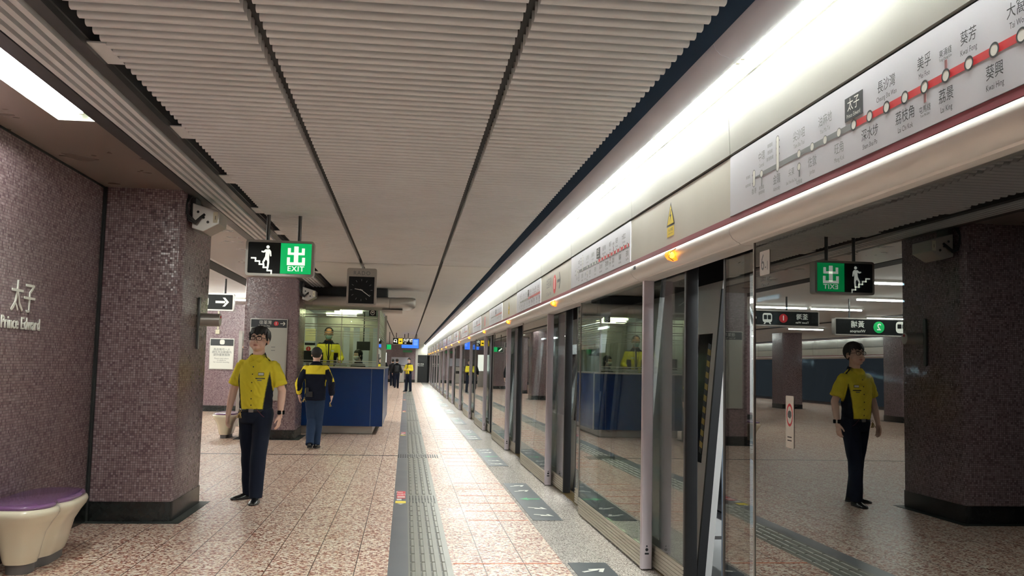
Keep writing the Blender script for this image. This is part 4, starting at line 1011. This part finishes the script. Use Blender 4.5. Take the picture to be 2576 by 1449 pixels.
for i, (a, b) in enumerate(((-4.0, 7.75), (7.85, 30.6), (30.7, 53.4), (53.5, 70.5))):
    t, ds = car('train car with a white side standing behind the glass doors, %s to the camera' % nth(i), (a, b))
    for j, d in enumerate(ds):
        train_door_leaf(t, d+.63, d+1.20, True) if i < 2 else None
        if i < 2: train_door_leaf(t, d-1.05, d-.42, False)
    if i == 0:
        # things seen in the open doorway
        g = G().prism([(2.17, .02), (2.17, .93), (2.26, .90), (2.40, .80), (2.52, .66), (2.58, .5), (2.58, .02)], 'y', 6.16, 6.18); obj('door_partition', g, M['partition'], t, bevel=.004)
        g = G().box(2.18, 2.56, 6.14, 6.155, .0, .36)
        for zz in (.10, .17, .24): g.box(2.22, 2.5, 6.13, 6.142, zz, zz+.012)
        obj('kick_panel', g, M['trainsteel'], t)
        obj('grab_pole', G().tube([(2.56, 6.17, .0), (2.56, 6.17, 1.0), (2.5, 6.17, 1.5), (2.32, 6.17, 1.95), (2.30, 6.17, 2.28)], .017), M['trainsteel'], t, smooth='all')
        obj('bench_seat', G().box(2.2, 2.62, 6.22, 7.7, .38, .44).box(2.2, 2.26, 6.22, 7.7, .44, .85), M['trainsteel'], t, bevel=.02)
        obj('bench_seat', G().box(4.4, 4.82, 2.5, 7.7, .38, .44).box(4.76, 4.84, 2.5, 7.7, .44, .85), M['trainsteel'], t, bevel=.02)
        g = G()
        for k in range(7): g.tube([(3.0, 5.0+k*.35, 2.24), (3.0, 5.0+k*.35, 2.0), (3.0, 4.95+k*.35, 1.93), (3.0, 5.0+k*.35, 1.86), (3.0, 5.05+k*.35, 1.93), (3.0, 5.0+k*.35, 2.0)], .008, 6)
        obj('hanging_strap', g, M['stripered'], t)
    else:
        obj('bench_seat', G().box(4.4, 4.82, a+.5, b-.5, .38, .44).box(4.76, 4.84, a+.5, b-.5, .44, .85), M['trainsteel'], t)

# ================================================================== PEOPLE
from mathutils import noise as mnoise
from mathutils.bvhtree import BVHTree
def solid(g, voxel, sm=4, fac=.5, colf=None, disp=None):
    """fuse overlapping closed shapes into one continuous skin"""
    me = bpy.data.meshes.new('tmp'); me.from_pydata(g.v, [], g.f)
    bm = bmesh.new(); bm.from_mesh(me); bmesh.ops.recalc_face_normals(bm, faces=bm.faces[:]); bm.to_mesh(me); bm.free()
    o = bpy.data.objects.new('tmp', me); C.objects.link(o)
    r = o.modifiers.new('r', 'REMESH'); r.mode = 'VOXEL'; r.voxel_size = voxel
    if sm: q = o.modifiers.new('s', 'SMOOTH'); q.factor = fac; q.iterations = sm
    out = bpy.data.meshes.new_from_object(o.evaluated_get(bpy.context.evaluated_depsgraph_get()))
    bpy.data.objects.remove(o); bpy.data.meshes.remove(me)
    if disp:
        nn = [v.normal.copy() for v in out.vertices]
        for v, n in zip(out.vertices, nn): v.co = v.co + n*disp(v.co)
    out.polygons.foreach_set('use_smooth', [True]*len(out.polygons))
    if colf:
        at = out.color_attributes.new('col', 'FLOAT_COLOR', 'POINT'); buf = []
        for v in out.vertices: buf += list(colf(v.co))
        at.data.foreach_set('color', buf)
    out.update(); return out
def mobj(name, me, mat, parent):
    me.name = name; me.materials.append(mat); o = bpy.data.objects.new(name, me); return link(o, parent)
def xf(g, m):
    g.v = [tuple(m @ Vector(v)) for v in g.v]; return g
def merge(a, b): a.add(b.v, b.f); return a
M['skin'] = vcol('skin', .5, spec=.35); M['cloth'] = vcol('cloth', .85, spec=.15, bumpn=(90, .15, .002)); M['hair'] = plain('black_hair', (.010, .009, .009, 1), .6)
M['shoe'] = plain('black_shoe_leather', (.01, .01, .011, 1), .2); M['trouser'] = plain('navy_trousers', lin(18, 24, 40), .85, 0, .2)
M['jeans'] = plain('dark_blue_trousers', lin(34, 50, 76), .85, 0, .2); M['mask'] = plain('pale_blue_mask', lin(150, 186, 184), .7); M['whitemask'] = plain('white_mask', lin(226, 228, 226), .7)
M['gold'] = plain('key_metal', lin(186, 160, 96), .3, .9); M['lens'] = glassmat('spectacle_lens', (.92, .92, .92, 1), .05)
YEL, NAV, BLK = lin(248, 230, 70), lin(18, 22, 36), (.01, .01, .012, 1)
SK = lin(240, 200, 180); SKD = lin(196, 136, 112)
def head_geo():
    g = G()
    g.ell((0, .012, 1.668), (.080, .098, .094), 24, 16); g.ell((0, -.022, 1.605), (.068, .070, .085), 24, 16); g.ell((0, -.04, 1.566), (.050, .046, .038), 18, 12)
    for s in (-1, 1):
        g.ell((s*.043, -.048, 1.594), (.032, .034, .038), 16, 10); g.ell((s*.029, -.084, 1.664), (.026, .012, .008), 14, 8)
        g.ell((s*.083, .010, 1.628), (.010, .018, .030), 12, 10); g.ell((s*.013, -.098, 1.608), (.009, .009, .008), 10, 8)
        g.ell((s*.031, -.074, 1.644), (.020, .016, .012), 12, 8)
    g.cap((0, -.088, 1.652), .007, (0, -.108, 1.612), .012, 12, 4); g.ell((0, -.088, 1.5835), (.020, .010, .004), 14, 8); g.ell((0, -.087, 1.5755), (.017, .010, .005), 14, 8)
    g.ell((0, -.078, 1.546), (.022, .018, .016), 14, 8)
    return g
def hair_geo(style, sd=1):
    rnd = random.Random(sd); g = G(); n, m = 64, 40; c = Vector((0, .018, 1.678))
    R = []
    for i in range(1, m):
        t = PI*i/m; ring = []
        for j in range(n):
            q = 2*PI*j/n; d = Vector((math.sin(t)*math.cos(q), math.sin(t)*math.sin(q), -math.cos(t)))
            p = Vector((d.x*.094, d.y*.110, d.z*.104)); z = 1.678+p.z; y = .018+p.y; x = p.x
            lim = 1.705 if y < -.045 else (1.655 if y < .02 else (1.635 if abs(x) > .07 and y < .05 else 1.575))
            if style == 'bald': lim = max(lim, 1.70 if y < .03 else lim); 
            if style == 'bald' and y < .0 and abs(x) < .06: lim = 2
            if style == 'long': lim = 1.705 if y < -.045 else (1.60 if y < .0 else 1.50)
            k = 1.0 + .03*mnoise.noise(Vector((d.x*9+sd, d.y*9, d.z*3)))
            if z < lim: k = .70
            ring.append(c+p*k)
        R.append(ring)
    g.rings(R)
    if style == 'fringe':
        for i in range(13):
            x = -.066+i*.011; y = -math.sqrt(max(.0001, 1-(x/.094)**2))*.096+.006
            g.cap((x*1.0, y+.03, 1.742), .014, (x*1.05+rnd.uniform(-.004, .004), y-.004, 1.684+rnd.uniform(-.006, .016)), .005, 8, 3)
        for s in (-1, 1): g.cap((s*.082, -.035, 1.70), .014, (s*.084, -.028, 1.635), .007, 8, 3)
    if style == 'long': g.ell((0, .055, 1.585), (.075, .06, .09), 20, 14)
    return g
def hand_geo(wr, side, curl=.35, fwd=0.):
    """hanging hand: width along y, palm facing the body; side=+1 on +x"""
    g = G(); wx, wy, wz = wr; s = -side
    g.cap((wx, wy, wz+.01), .026, (wx+s*.002, wy-.002, wz-.03), .027, 14, 4)
    g.ell((wx+s*.004, wy-.004, wz-.055), (.016, .040, .046), 18, 12)
    for i, (dy, L) in enumerate(((-.032, .070), (-.0105, .080), (.0115, .075), (.032, .058))):
        p = Vector((wx+s*.006, wy-.004+dy, wz-.088)); d1 = Vector((s*curl*.5, dy*.9-.06*0, -1)).normalized(); d2 = Vector((s*curl*1.6, dy*.5, -1)).normalized(); d3 = Vector((s*curl*3.2, 0, -1)).normalized()
        a = p+d1*L*.45; b = a+d2*L*.32; c = b+d3*L*.25
        g.cap(p, .0095, a, .0088, 10, 3); g.cap(a, .0088, b, .008, 10, 3); g.cap(b, .008, c, .0068, 10, 3)
    p = Vector((wx+s*.006, wy-.030, wz-.035)); a = p+Vector((s*.012, -.026, -.030)); b = a+Vector((s*.010, -.010, -.030))
    g.cap(p, .014, a, .011, 10, 3); g.cap(a, .011, b, .008, 10, 3)
    return g
def ellring(cx, cy, z, rx, ry, n=28, e=2.4):
    o = []
    for i in range(n):
        a = 2*PI*i/n; ca, sa = math.cos(a), math.sin(a); r = (abs(ca)**e+abs(sa)**e)**(-1/e); o.append((cx+rx*ca*r, cy+ry*sa*r, z))
    return o
def shoe_geo(ax, ay, d):
    """shoe at ankle (ax, ay) pointing along unit 2D vector d"""
    d = Vector((d[0], d[1], 0)).normalized(); n = Vector((-d.y, d.x, 0)); b = Vector((ax, ay, 0)); R = []
    for u, w, h in ((-.075, .022, .045), (-.068, .034, .075), (-.03, .040, .092), (.02, .041, .085), (.07, .045, .060), (.12, .048, .045), (.165, .042, .036), (.195, .026, .026), (.203, .010, .014)):
        ring = [b+d*u+n*(w*math.cos(t))+Vector((0, 0, .012+max(0, math.sin(t))*(h-.012))) for t in [2*PI*i/16 for i in range(16)]]; R.append(ring)
    up = G().rings(R); R = []
    for z, k in ((0, 1.0), (.014, 1.03), (.020, 1.0)):
        R.append([b+d*(u*k)+n*(w*k*s)+Vector((0, 0, z)) for s, L in ((1, ((-.078, .02), (-.06, .036), (0, .042), (.08, .049), (.14, .047), (.19, .028))), (-1, ((.205, .0), (.19, .028), (.14, .047), (.08, .049), (0, .042), (-.06, .036), (-.078, .02)))) for u, w in L])
    return up, G().rings(R)
def person(label, x, y, rz, scale=1., pose=None, top='shirt', topcol=None, trouser='trouser', hair='fringe', head=(0, 0, 0), voxel=.009, z=0, glasses=False, mask=None, group=None, legs=True, arms='hang', skin=None, tuck=True, wr=.012, hs=1.0):
    P = dict(hipL=(-.085, .0, .90), kneeL=(-.08, 0, .48), ankL=(-.075, .02, .09), hipR=(.085, .0, .90), kneeR=(.08, 0, .48), ankR=(.075, .02, .09), footL=(-.25, -1), footR=(.25, -1),
             shL=(-.172, .005, 1.405), elL=(-.255, .03, 1.135), wrL=(-.272, -.02, .895), shR=(.172, .005, 1.405), elR=(.255, .03, 1.135), wrR=(.272, -.02, .895), handL=None, handR=None)
    P.update(pose or {})
    t = thing('person', label, 'person', (x, y, z), group, rz=rz); t.scale = (scale,)*3
    hm = Matrix.Translation((0, .01, 1.535)) @ Euler(head).to_matrix().to_4x4() @ Matrix.Diagonal((hs*1.02, hs, hs*.98, 1)) @ Matrix.Translation((0, -.01, -1.53))
    if P.get('headoff'): hm = Matrix.Translation(P['headoff']) @ hm
    sk = skin or SK
    g = xf(head_geo(), hm); nb = Vector((0, .02, 1.44)); nt_ = hm @ Vector((0, .008, 1.57)); g.cap(nb, .062, nt_, .058, 16, 4)
    g.rings([ellring(0, .0, a, b, c) for a, b, c in ((.90, .12, .08), (1.1, .12, .085), (1.3, .15, .09), (1.42, .10, .07), (1.46, .06, .05))])
    if legs:
        for s in 'LR': g.cap(P['hip'+s], .075, P['knee'+s], .05, 12, 4); g.cap(P['knee'+s], .05, P['ank'+s], .036, 12, 4)
    for s, sd in (('L', -1), ('R', 1)):
        g.cap(Vector(P['sh'+s])+Vector((-sd*.01, 0, -.03)), .038, P['el'+s], .041, 14, 4); a = Vector(P['el'+s]); b = Vector(P['wr'+s]); m_ = a.lerp(b, .3)
        g.cap(a, .041, m_, .042, 14, 4); g.cap(m_, .042, b, .027, 14, 4)
        h = hand_geo((0, 0, 0), sd)
        dr = P['hand'+s]
        if dr is None: dr = (b-a).normalized(); dr = (dr+Vector((0, 0, -1))*1.2).normalized()
        else: dr = Vector(dr).normalized()
        q = Vector((0, 0, -1)).rotation_difference(dr).to_matrix().to_4x4(); merge(g, xf(h, Matrix.Translation(b) @ q))
    hmi = hm.inverted()
    def skinc(co):
        l = hmi @ co
        if l.z > 1.5 and l.y < -.07:
            d = math.hypot(l.x/.022, (l.z-1.5795)/.0085)
            if d < 1.25:
                u = max(0, min(1, (1.25-d)/.5)); m_ = lin(204, 132, 120); return tuple(a*(1-u)+b*u for a, b in zip(sk, m_))
            for s in (-1, 1):
                if abs(l.x-s*.031) < .021 and abs(l.z-1.6685-.03*(abs(l.x)-.03)) < .0045: return lin(50, 36, 32)
        if l.z > 1.5 and l.y > .0 and l.z > 1.60 and abs(l.x) < .07: return lin(60, 48, 44)
        return sk
    body = solid(g, voxel*.62, 5, .5, skinc); mobj('body', body, M['skin'], t)
    hg = xf(hair_geo(hair, int(abs(x*100))), hm); mobj('hair', solid(hg, voxel*.55, 2, .4, None, lambda c: .0025*mnoise.noise(Vector((c.x*120, c.y*60, c.z*14)))), M['hair'], t)
    for s in (-1, 1):
        e = xf(G().ell((s*.031, -.0885, 1.645), (.0130, .005, .0042), 12, 8), hm); e.cur = 1; merge_i = len(e.f); q = xf(G().ell((s*.031, -.0925, 1.6452), (.0052, .0018, .0040), 10, 6), hm); e.add(q.v, q.f)
        obj('eye', e, [M['white'], M['rubber']], t, smooth='all')
    if glasses:
        g = G()
        for s in (-1, 1):
            pr = rrect(.050, .034, .013, 4, s*.032, 1.644); g.tube([(a, -.106+.006*abs(a)/.05, b) for a, b in pr]+[(pr[0][0], -.106+.006*abs(pr[0][0])/.05, pr[0][1])], .0026, 6)
            g.tube([(s*.057, -.100, 1.652), (s*.080, -.07, 1.650), (s*.087, .0, 1.642)], .0026, 6)
        g.tube([(-.008, -.107, 1.648), (0, -.110, 1.651), (.008, -.107, 1.648)], .0026, 6)
        obj('glasses', xf(g, hm), M['rubber'], t, smooth='all')
    if mask:
        g = G().rings([[(0+rx*math.cos(a), -.03+ry*math.sin(a)-.0, zz) for a in [PI+PI*i/12 for i in range(13)]]+[(rx*.5, -.03, zz), (-rx*.5, -.03, zz)] for zz, rx, ry in ((1.540, .04, .062), (1.56, .062, .075), (1.60, .074, .088), (1.625, .074, .086), (1.632, .05, .075))])
        obj('face_mask', xf(g, hm), M[mask], t, smooth='all')
    # ---- top
    g = G(); zt = .938 if tuck else .84; k = 0 if top == 'shirt' else .008
    g.rings([ellring(0, dy, a, b+k, c+k) for a, b, c, dy in ((zt, *((.160, .112) if tuck else (.176, .128)), .0), (1.0, .166, .118, -.006), (1.12, .168, .122, -.008), (1.24, .180, .120, -.004), (1.33, .186, .112, .0), (1.385, .176, .100, .005), (1.425, .142, .088, .01), (1.455, .105, .078, .012), (1.480, .076, .070, .012), (1.494, .068, .064, .012))])
    for s, sd in (('L', -1), ('R', 1)):
        sh = Vector(P['sh'+s]); el = Vector(P['el'+s]); wv = Vector(P['wr'+s]); g.ell(sh+Vector((-sd*.012, 0, -.008)), (.052+k, .058+k, .046+k), 18, 12)
        if top == 'shirt':
            e = sh.lerp(el, .80); g.cyl(sh+(el-sh)*.03, e, .052, .070, 18)
        else:
            g.cap(sh+(el-sh)*.04, .050+k, el, .050+k, 16, 4); g.cyl(el, el.lerp(wv, .93), .054+k, .040+k, 16)
    def tc(co):
        if not topcol: return NAV
        a = [0, 0, 0, 0]
        for dx in (-.0035, 0, .0035):
            for dz in (-.0035, 0, .0035):
                q = topcol(Vector((co.x+dx, co.y, co.z+dz)), P); a = [i+j/9 for i, j in zip(a, q)]
        return a
    def wrk(c): 
        q = mnoise.noise(Vector((c.x*11+c.z*9, c.y*12, c.z*14-abs(c.x)*10))); q2 = mnoise.noise(Vector((c.x*26+c.z*14, c.y*24, c.z*9)))
        return wr*(.35*mnoise.noise(Vector((c.x*9+5, c.y*8, c.z*7)))+.34*(1-2*abs(q))+.22*(1-2*abs(q2)))*.7
    tm = solid(g, voxel*.85, 9, .5, tc, wrk); to = mobj(top, tm, M['cloth'], t)
    bv = BVHTree.FromPolygons([v.co.copy() for v in tm.vertices], [tuple(p.vertices) for p in tm.polygons])
    def fy(xx, zz, back=False):
        r = bv.ray_cast(Vector((xx, 1 if back else -1, zz)), Vector((0, -1 if back else 1, 0))); return (r[0].y if r[0] is not None else -.12)
    # collar
    g = G()
    for s in (-1, 1):
        q = [(s*.004, -.078, 1.440), (s*.055, -.092, 1.418), (s*.084, -.052, 1.455), (s*.086, .0, 1.492), (s*.064, .0, 1.510), (s*.054, -.050, 1.487)]
        g.add(q, [(0, 1, 2, 5), (5, 2, 3, 4)] if s > 0 else [(5, 2, 1, 0), (4, 3, 2, 5)])
    bk = [(.086, 0, 1.492), (.055, .080, 1.488), (0, .090, 1.488), (-.055, .080, 1.488), (-.086, 0, 1.492)]; bt_ = [(.064, 0, 1.510), (.048, .064, 1.522), (0, .074, 1.524), (-.048, .064, 1.522), (-.064, 0, 1.510)]
    g.add(bk+bt_, [(i, i+1, 6+i, 5+i) for i in range(4)])
    me = mesh('collar', g, M['cloth'], 'all'); at = me.color_attributes.new('col', 'FLOAT_COLOR', 'POINT')
    cc = YEL if topcol in (shirt_col,) else NAV
    at.data.foreach_set('color', sum([list(cc if v.co.y < -.02 else NAV) for v in me.vertices], []))
    co_ = link(bpy.data.objects.new('collar', me), t); sd_ = co_.modifiers.new('s', 'SOLIDIFY'); sd_.thickness = .005; sd_.offset = 1
    # ---- legs
    if legs:
        g = G(); g.rings([ellring(0, .0, a, b, c) for a, b, c in ((.80, .150, .100), (.87, .164, .114), (.93, .158, .110), (.955, .154, .106))])
        for s in 'LR':
            h = Vector(P['hip'+s]); kn = Vector(P['knee'+s]); an = Vector(P['ank'+s]); g.cap(h, .104, kn, .080, 18, 4); g.cyl(kn+(h-kn)*.02, an+Vector((0, .004, -.04)), .080, .070, 18); g.ell(kn, (.078, .079, .07), 16, 10)
        tr = solid(g, voxel*.9, 4, .5, None, lambda c: wr*.3*mnoise.noise(Vector((c.x*12, c.y*12, c.z*7)))); mobj('trousers', tr, M[trouser], t)
        g = G().rings([ellring(0, 0, a, .163, .115) for a in (.912, .946)]); obj('belt', g, M['ink'], t, smooth='all')
        for s in 'LR':
            a = P['ank'+s]; up_, so = shoe_geo(a[0], a[1]-.0, P['foot'+s]); e = obj('shoe', up_, M['shoe'], t, smooth='all'); dz = a[2]-.09
            q = obj('sole', so, M['rubber'], e)
            if abs(dz) > .005: e.location.z = dz
    return t, fy, bv, hm
def sleeve_d(co, P, s):
    a = Vector(P['sh'+s]); b = Vector(P['el'+s]); d = b-a; u = max(0, min(1, (co-a).dot(d)/d.length_squared)); return (co-(a+d*u)).length, u
def shirt_col(co, P):
    for s in 'LR':
        d, u = sleeve_d(co, P, s)
        if u > .12 and d < .088 and abs(co.x) > .165: return YEL
    if co.z > 1.39 and abs(co.y-.005) < .014 and abs(co.x) > .07 and abs(co.x) < .168: return NAV
    if co.z < 1.33 and abs(co.x) > .108+(co.z-.92)*.13: return NAV
    return YEL
def jacket_back_col(co, P):
    for s in 'LR':
        d, u = sleeve_d(co, P, s)
        if abs(co.x) > .17 and u > .15:
            a = abs(co.y-.03) < .022 or (abs(co.x) > abs(P['el'+s][0])+.02 and co.z > 1.02 and co.y > 0)
            return YEL if (a and u < .98) else NAV
    if co.z > 1.30 and (co.z < 1.455): return YEL
    return NAV
def jacket_front_col(co, P):
    if abs(co.x) < .015 and co.y < 0: return NAV
    if co.z > 1.425: return NAV
    if abs(co.x) > .105 and abs(co.x) < .20 and co.z < 1.25: return NAV
    return YEL
# 1. standing man in the short-sleeved yellow shirt
p1, fy, bv, hm = person('man in a yellow short-sleeved uniform shirt and dark trousers standing beside the near column', -1.50, 9.66, math.radians(-14), .985,
    pose=dict(hipL=(-.085, .02, .90), kneeL=(-.098, .10, .485), ankL=(-.118, .205, .09), hipR=(.085, -.0, .90), kneeR=(.082, -.075, .485), ankR=(.072, -.08, .09), footL=(-.62, -.78), footR=(.22, -1),
              elL=(-.262, .03, 1.135), wrL=(-.285, -.02, .90), elR=(.262, .035, 1.135), wrR=(.272, -.02, .90)),
    topcol=shirt_col, voxel=.0085, glasses=True, head=(math.radians(-5), math.radians(2), math.radians(1)), hs=1.09, hair='fringe', wr=.02)
g = G()
for zz in (1.375, 1.30, 1.215, 1.13, 1.05, .985): yy = fy(0, zz); g.ell((0, yy-.002, zz), (.0065, .003, .0065), 10, 6)
obj('button', g, M['ink'], p1, smooth='all')
def patch(nm, x0, x1, z0, z1, m, off=.003, n=6, par=p1, f=None):
    f = f or fy; g = G(); v = []
    for i in range(n+1):
        xx = x0+(x1-x0)*i/n
        for zz in (z0, z1): v.append((xx, f(xx, zz)-off, zz))
    for i in range(n+1): v.append((v[2*i][0], v[2*i][1]+off+.006, z0)); v.append((v[2*i+1][0], v[2*i+1][1]+off+.006, z1))
    b = 2*(n+1); fs = []
    for i in range(n): fs += [(2*i, 2*i+2, 2*i+3, 2*i+1), (b+2*i, b+2*i+1, b+2*i+3, b+2*i+2), (2*i, b+2*i, b+2*i+2, 2*i+2), (2*i+1, 2*i+3, b+2*i+3, b+2*i+1)]
    fs += [(0, 1, b+1, b), (2*n, b+2*n, b+2*n+1, 2*n+1)]
    return obj(nm, g.add(v, fs), m, par)
patch('pocket_stripe', .035, .125, 1.252, 1.262, M['ink']); nb_ = patch('name_badge', .058, .115, 1.288, 1.318, M['ink']); patch('badge_plate', .062, .111, 1.292, 1.314, M['white'], .005)
patch('chest_mark', .055, .095, 1.234, 1.243, M['greydk']); patch('placket', -.012, -.010, .96, 1.38, plain('placket_line', lin(176, 156, 30), .8), .0015, 1)
obj('belt_buckle', G().prism(rrect(.05, .034, .006, 3, .0, .929), 'y', -.125, -.113), M['steel'], p1)
def keys(par, x, y, z, sd):
    rnd = random.Random(sd); g = G(); g.tube([(x+.012*math.cos(a), y, z+.012*math.sin(a)) for a in [2*PI*i/10 for i in range(11)]], .002, 6)
    for i in range(5):
        a = rnd.uniform(-.5, .5); b = rnd.uniform(-.015, .015); e = (x+math.sin(a)*.07, y+b, z-.012-math.cos(a)*.06); g.cap((x, y, z-.012), .003, e, .004, 6, 2); g.ell((x+math.sin(a)*.02, y+b*.3, z-.02-math.cos(a)*.012), (.010, .003, .012), 8, 6)
    return obj('key_bunch', g, M['gold'], par, smooth='all')
keys(p1, -.112, -.128, .925, 1)
wt = obj('watch', G().tube([(.268+.031*math.cos(a), -.012+.031*math.sin(a), .915-.006*math.cos(a)) for a in [2*PI*i/16 for i in range(17)]], .008, 8), M['white'], p1, smooth='all')
obj('watch_face', G().prism(rrect(.036, .042, .009, 3, -.012, .915), 'x', .300, .310).prism(rrect(.036, .042, .009, 3, .275, .915), 'y', -.058, -.047), M['winblack'], wt)
ch = G().tube([(.06, -.122, .955), (.075, -.126, .93), (.12, -.11, .88), (.14, -.08, .86)], .0018, 5); obj('pocket_cord', ch, M['stripered'], p1)

# 2. man walking away
p2, fy2, bv2, _ = person('man in a navy jacket with yellow shoulders walking away towards the booth', -1.475, 15.62, math.radians(180-2), .935,
    pose=dict(hipL=(-.08, 0, .90), kneeL=(-.065, -.06, .48), ankL=(-.05, .03, .10), hipR=(.08, 0, .90), kneeR=(.055, -.04, .49), ankR=(.03, .25, .12), footL=(-.1, -1), footR=(.1, -1),
              elL=(-.285, .07, 1.14), wrL=(-.285, -.05, .93), elR=(.285, .07, 1.14), wrR=(.285, -.05, .93)), top='jacket', topcol=jacket_back_col, trouser='jeans', hair='round', voxel=.0105, wr=.02, tuck=False)
g = G().box(.03, .14, .118, .155, .90, .99); g.box(.10, .15, .12, .16, .96, 1.06); obj('belt_pouch', g, M['rubber'], p2, bevel=.008)
keys(p2, .17, .13, .88, 2); keys(p2, -.26, -.03, .80, 3)

# 3. booth staff
p3, fy3, bv3, _ = person('man in a yellow jacket with blue face mask standing behind the booth glass', -1.66, 20.1, math.radians(8), 1.03, z=.332,
    pose=dict(elL=(-.27, -.02, 1.14), wrL=(-.22, -.26, 1.06), elR=(.27, -.02, 1.14), wrR=(.22, -.26, 1.06), handL=(.2, -.6, -.5), handR=(-.2, -.6, -.5)), top='jacket', topcol=jacket_front_col, hair='bald', mask='mask', glasses=True, voxel=.011, head=(math.radians(14), 0, math.radians(-4)), skin=lin(206, 150, 112))
g = G().tube([(-.06, -.095, 1.43), (-.045, -.135, 1.25), (0, -.15, 1.08)], .005, 6).tube([(.06, -.095, 1.43), (.045, -.135, 1.25), (0, -.15, 1.08)], .005, 6); o = obj('lanyard', g, M['ink'], p3); obj('pass_card', G().box(-.035, .035, -.158, -.150, 1.0, 1.085), M['ink'], o); 
patch('name_badge', .05, .11, 1.27, 1.30, M['white'], .004, par=p3, f=fy3)
# 4. seated woman in the booth
def seated(label, x, y, z, rz, scale=.96, topcol=None, **k):
    return person(label, x, y, rz, scale, z=z, pose=dict(hipL=(-.09, .0, .86), kneeL=(-.1, -.42, .88), ankL=(-.1, -.42, .47), hipR=(.09, 0, .86), kneeR=(.1, -.42, .88), ankR=(.1, -.42, .47), footL=(0, -1), footR=(0, -1), elL=(-.25, -.05, 1.14), wrL=(-.17, -.28, 1.04), elR=(.25, -.05, 1.14), wrR=(.17, -.28, 1.04), handL=(.3, -.8, -.3), handR=(-.3, -.8, -.3)), topcol=topcol, top='jacket', **k)
seated('woman with dark hair and a face mask sitting behind the booth counter', -1.02, 20.1, .05, math.radians(-48), .93, topcol=lambda c, P: NAV, hair='long', mask='whitemask', voxel=.012, head=(math.radians(8), 0, 0), legs=True)
tag(obj('office_chair', G().box(-1.3, -.8, 20.0, 20.4, .62, .70).box(-1.07, -1.03, 20.18, 20.22, .34, .62).box(-1.25, -.85, 20.15, 20.25, .332, .36), M['rubber'], bevel=.01), 'dark office chair under the seated woman in the booth', 'chair')
# 5-8. far people
walk = dict(kneeL=(-.08, -.10, .49), ankL=(-.075, -.14, .09), kneeR=(.08, .04, .49), ankR=(.075, .22, .13), wrL=(-.27, .08, .90), wrR=(.27, -.1, .91))
blk = lambda c, P: lin(26, 28, 32)
person('person in black walking away just right of the booth edge', -1.0, 38.8, math.radians(178), 1.0, pose=walk, top='jacket', topcol=blk, hair='round', voxel=.014)
person('person in dark clothes with grey jacket walking far away, left one of a pair', -.80, 57.7, math.radians(180), .95, pose=walk, top='jacket', topcol=lambda c, P: lin(48, 50, 54), hair='round', voxel=.018)
p6 = person('person in black with a backpack walking far away, right one of a pair', -.50, 53.3, math.radians(178), .95, pose=walk, top='jacket', topcol=blk, hair='round', voxel=.018)[0]
obj('backpack', G().rings([ellring(0, .17, a, b, .08) for a, b in ((1.0, .10), (1.05, .13), (1.3, .13), (1.38, .09))]), M['ink'], p6, smooth='all')
person('staff woman in yellow jacket and white mask with folded arms far down the platform', .16, 47.6, math.radians(-38), .96, pose=dict(ankL=(-.15, .0, .09), ankR=(.15, 0, .09), kneeL=(-.12, 0, .48), kneeR=(.12, 0, .48), elL=(-.25, -.03, 1.14), elR=(.25, -.03, 1.14), wrL=(.03, -.20, 1.20), wrR=(-.03, -.22, 1.16), handL=(1, 0, .1), handR=(-1, 0, .1)),
       top='jacket', topcol=lambda c, P: (NAV if (abs(c.x) < .02 and c.y < 0) or c.z > 1.43 or (c.z < 1.1 and abs(c.x) > .12 and abs(c.x) < .19) else YEL), hair='round', mask='whitemask', voxel=.014)
seated('train passenger in an orange red jacket sitting inside the train behind the glass door', 2.46, 6.92, -.40, math.radians(75), .95, topcol=lambda c, P: lin(214, 96, 66), hair='round', voxel=.014)
seated('train passenger in pale clothes sitting on the far bench of the train', 4.5, 7.2, -.40, math.radians(-90), .95, topcol=lambda c, P: lin(200, 200, 204), hair='long', voxel=.016)
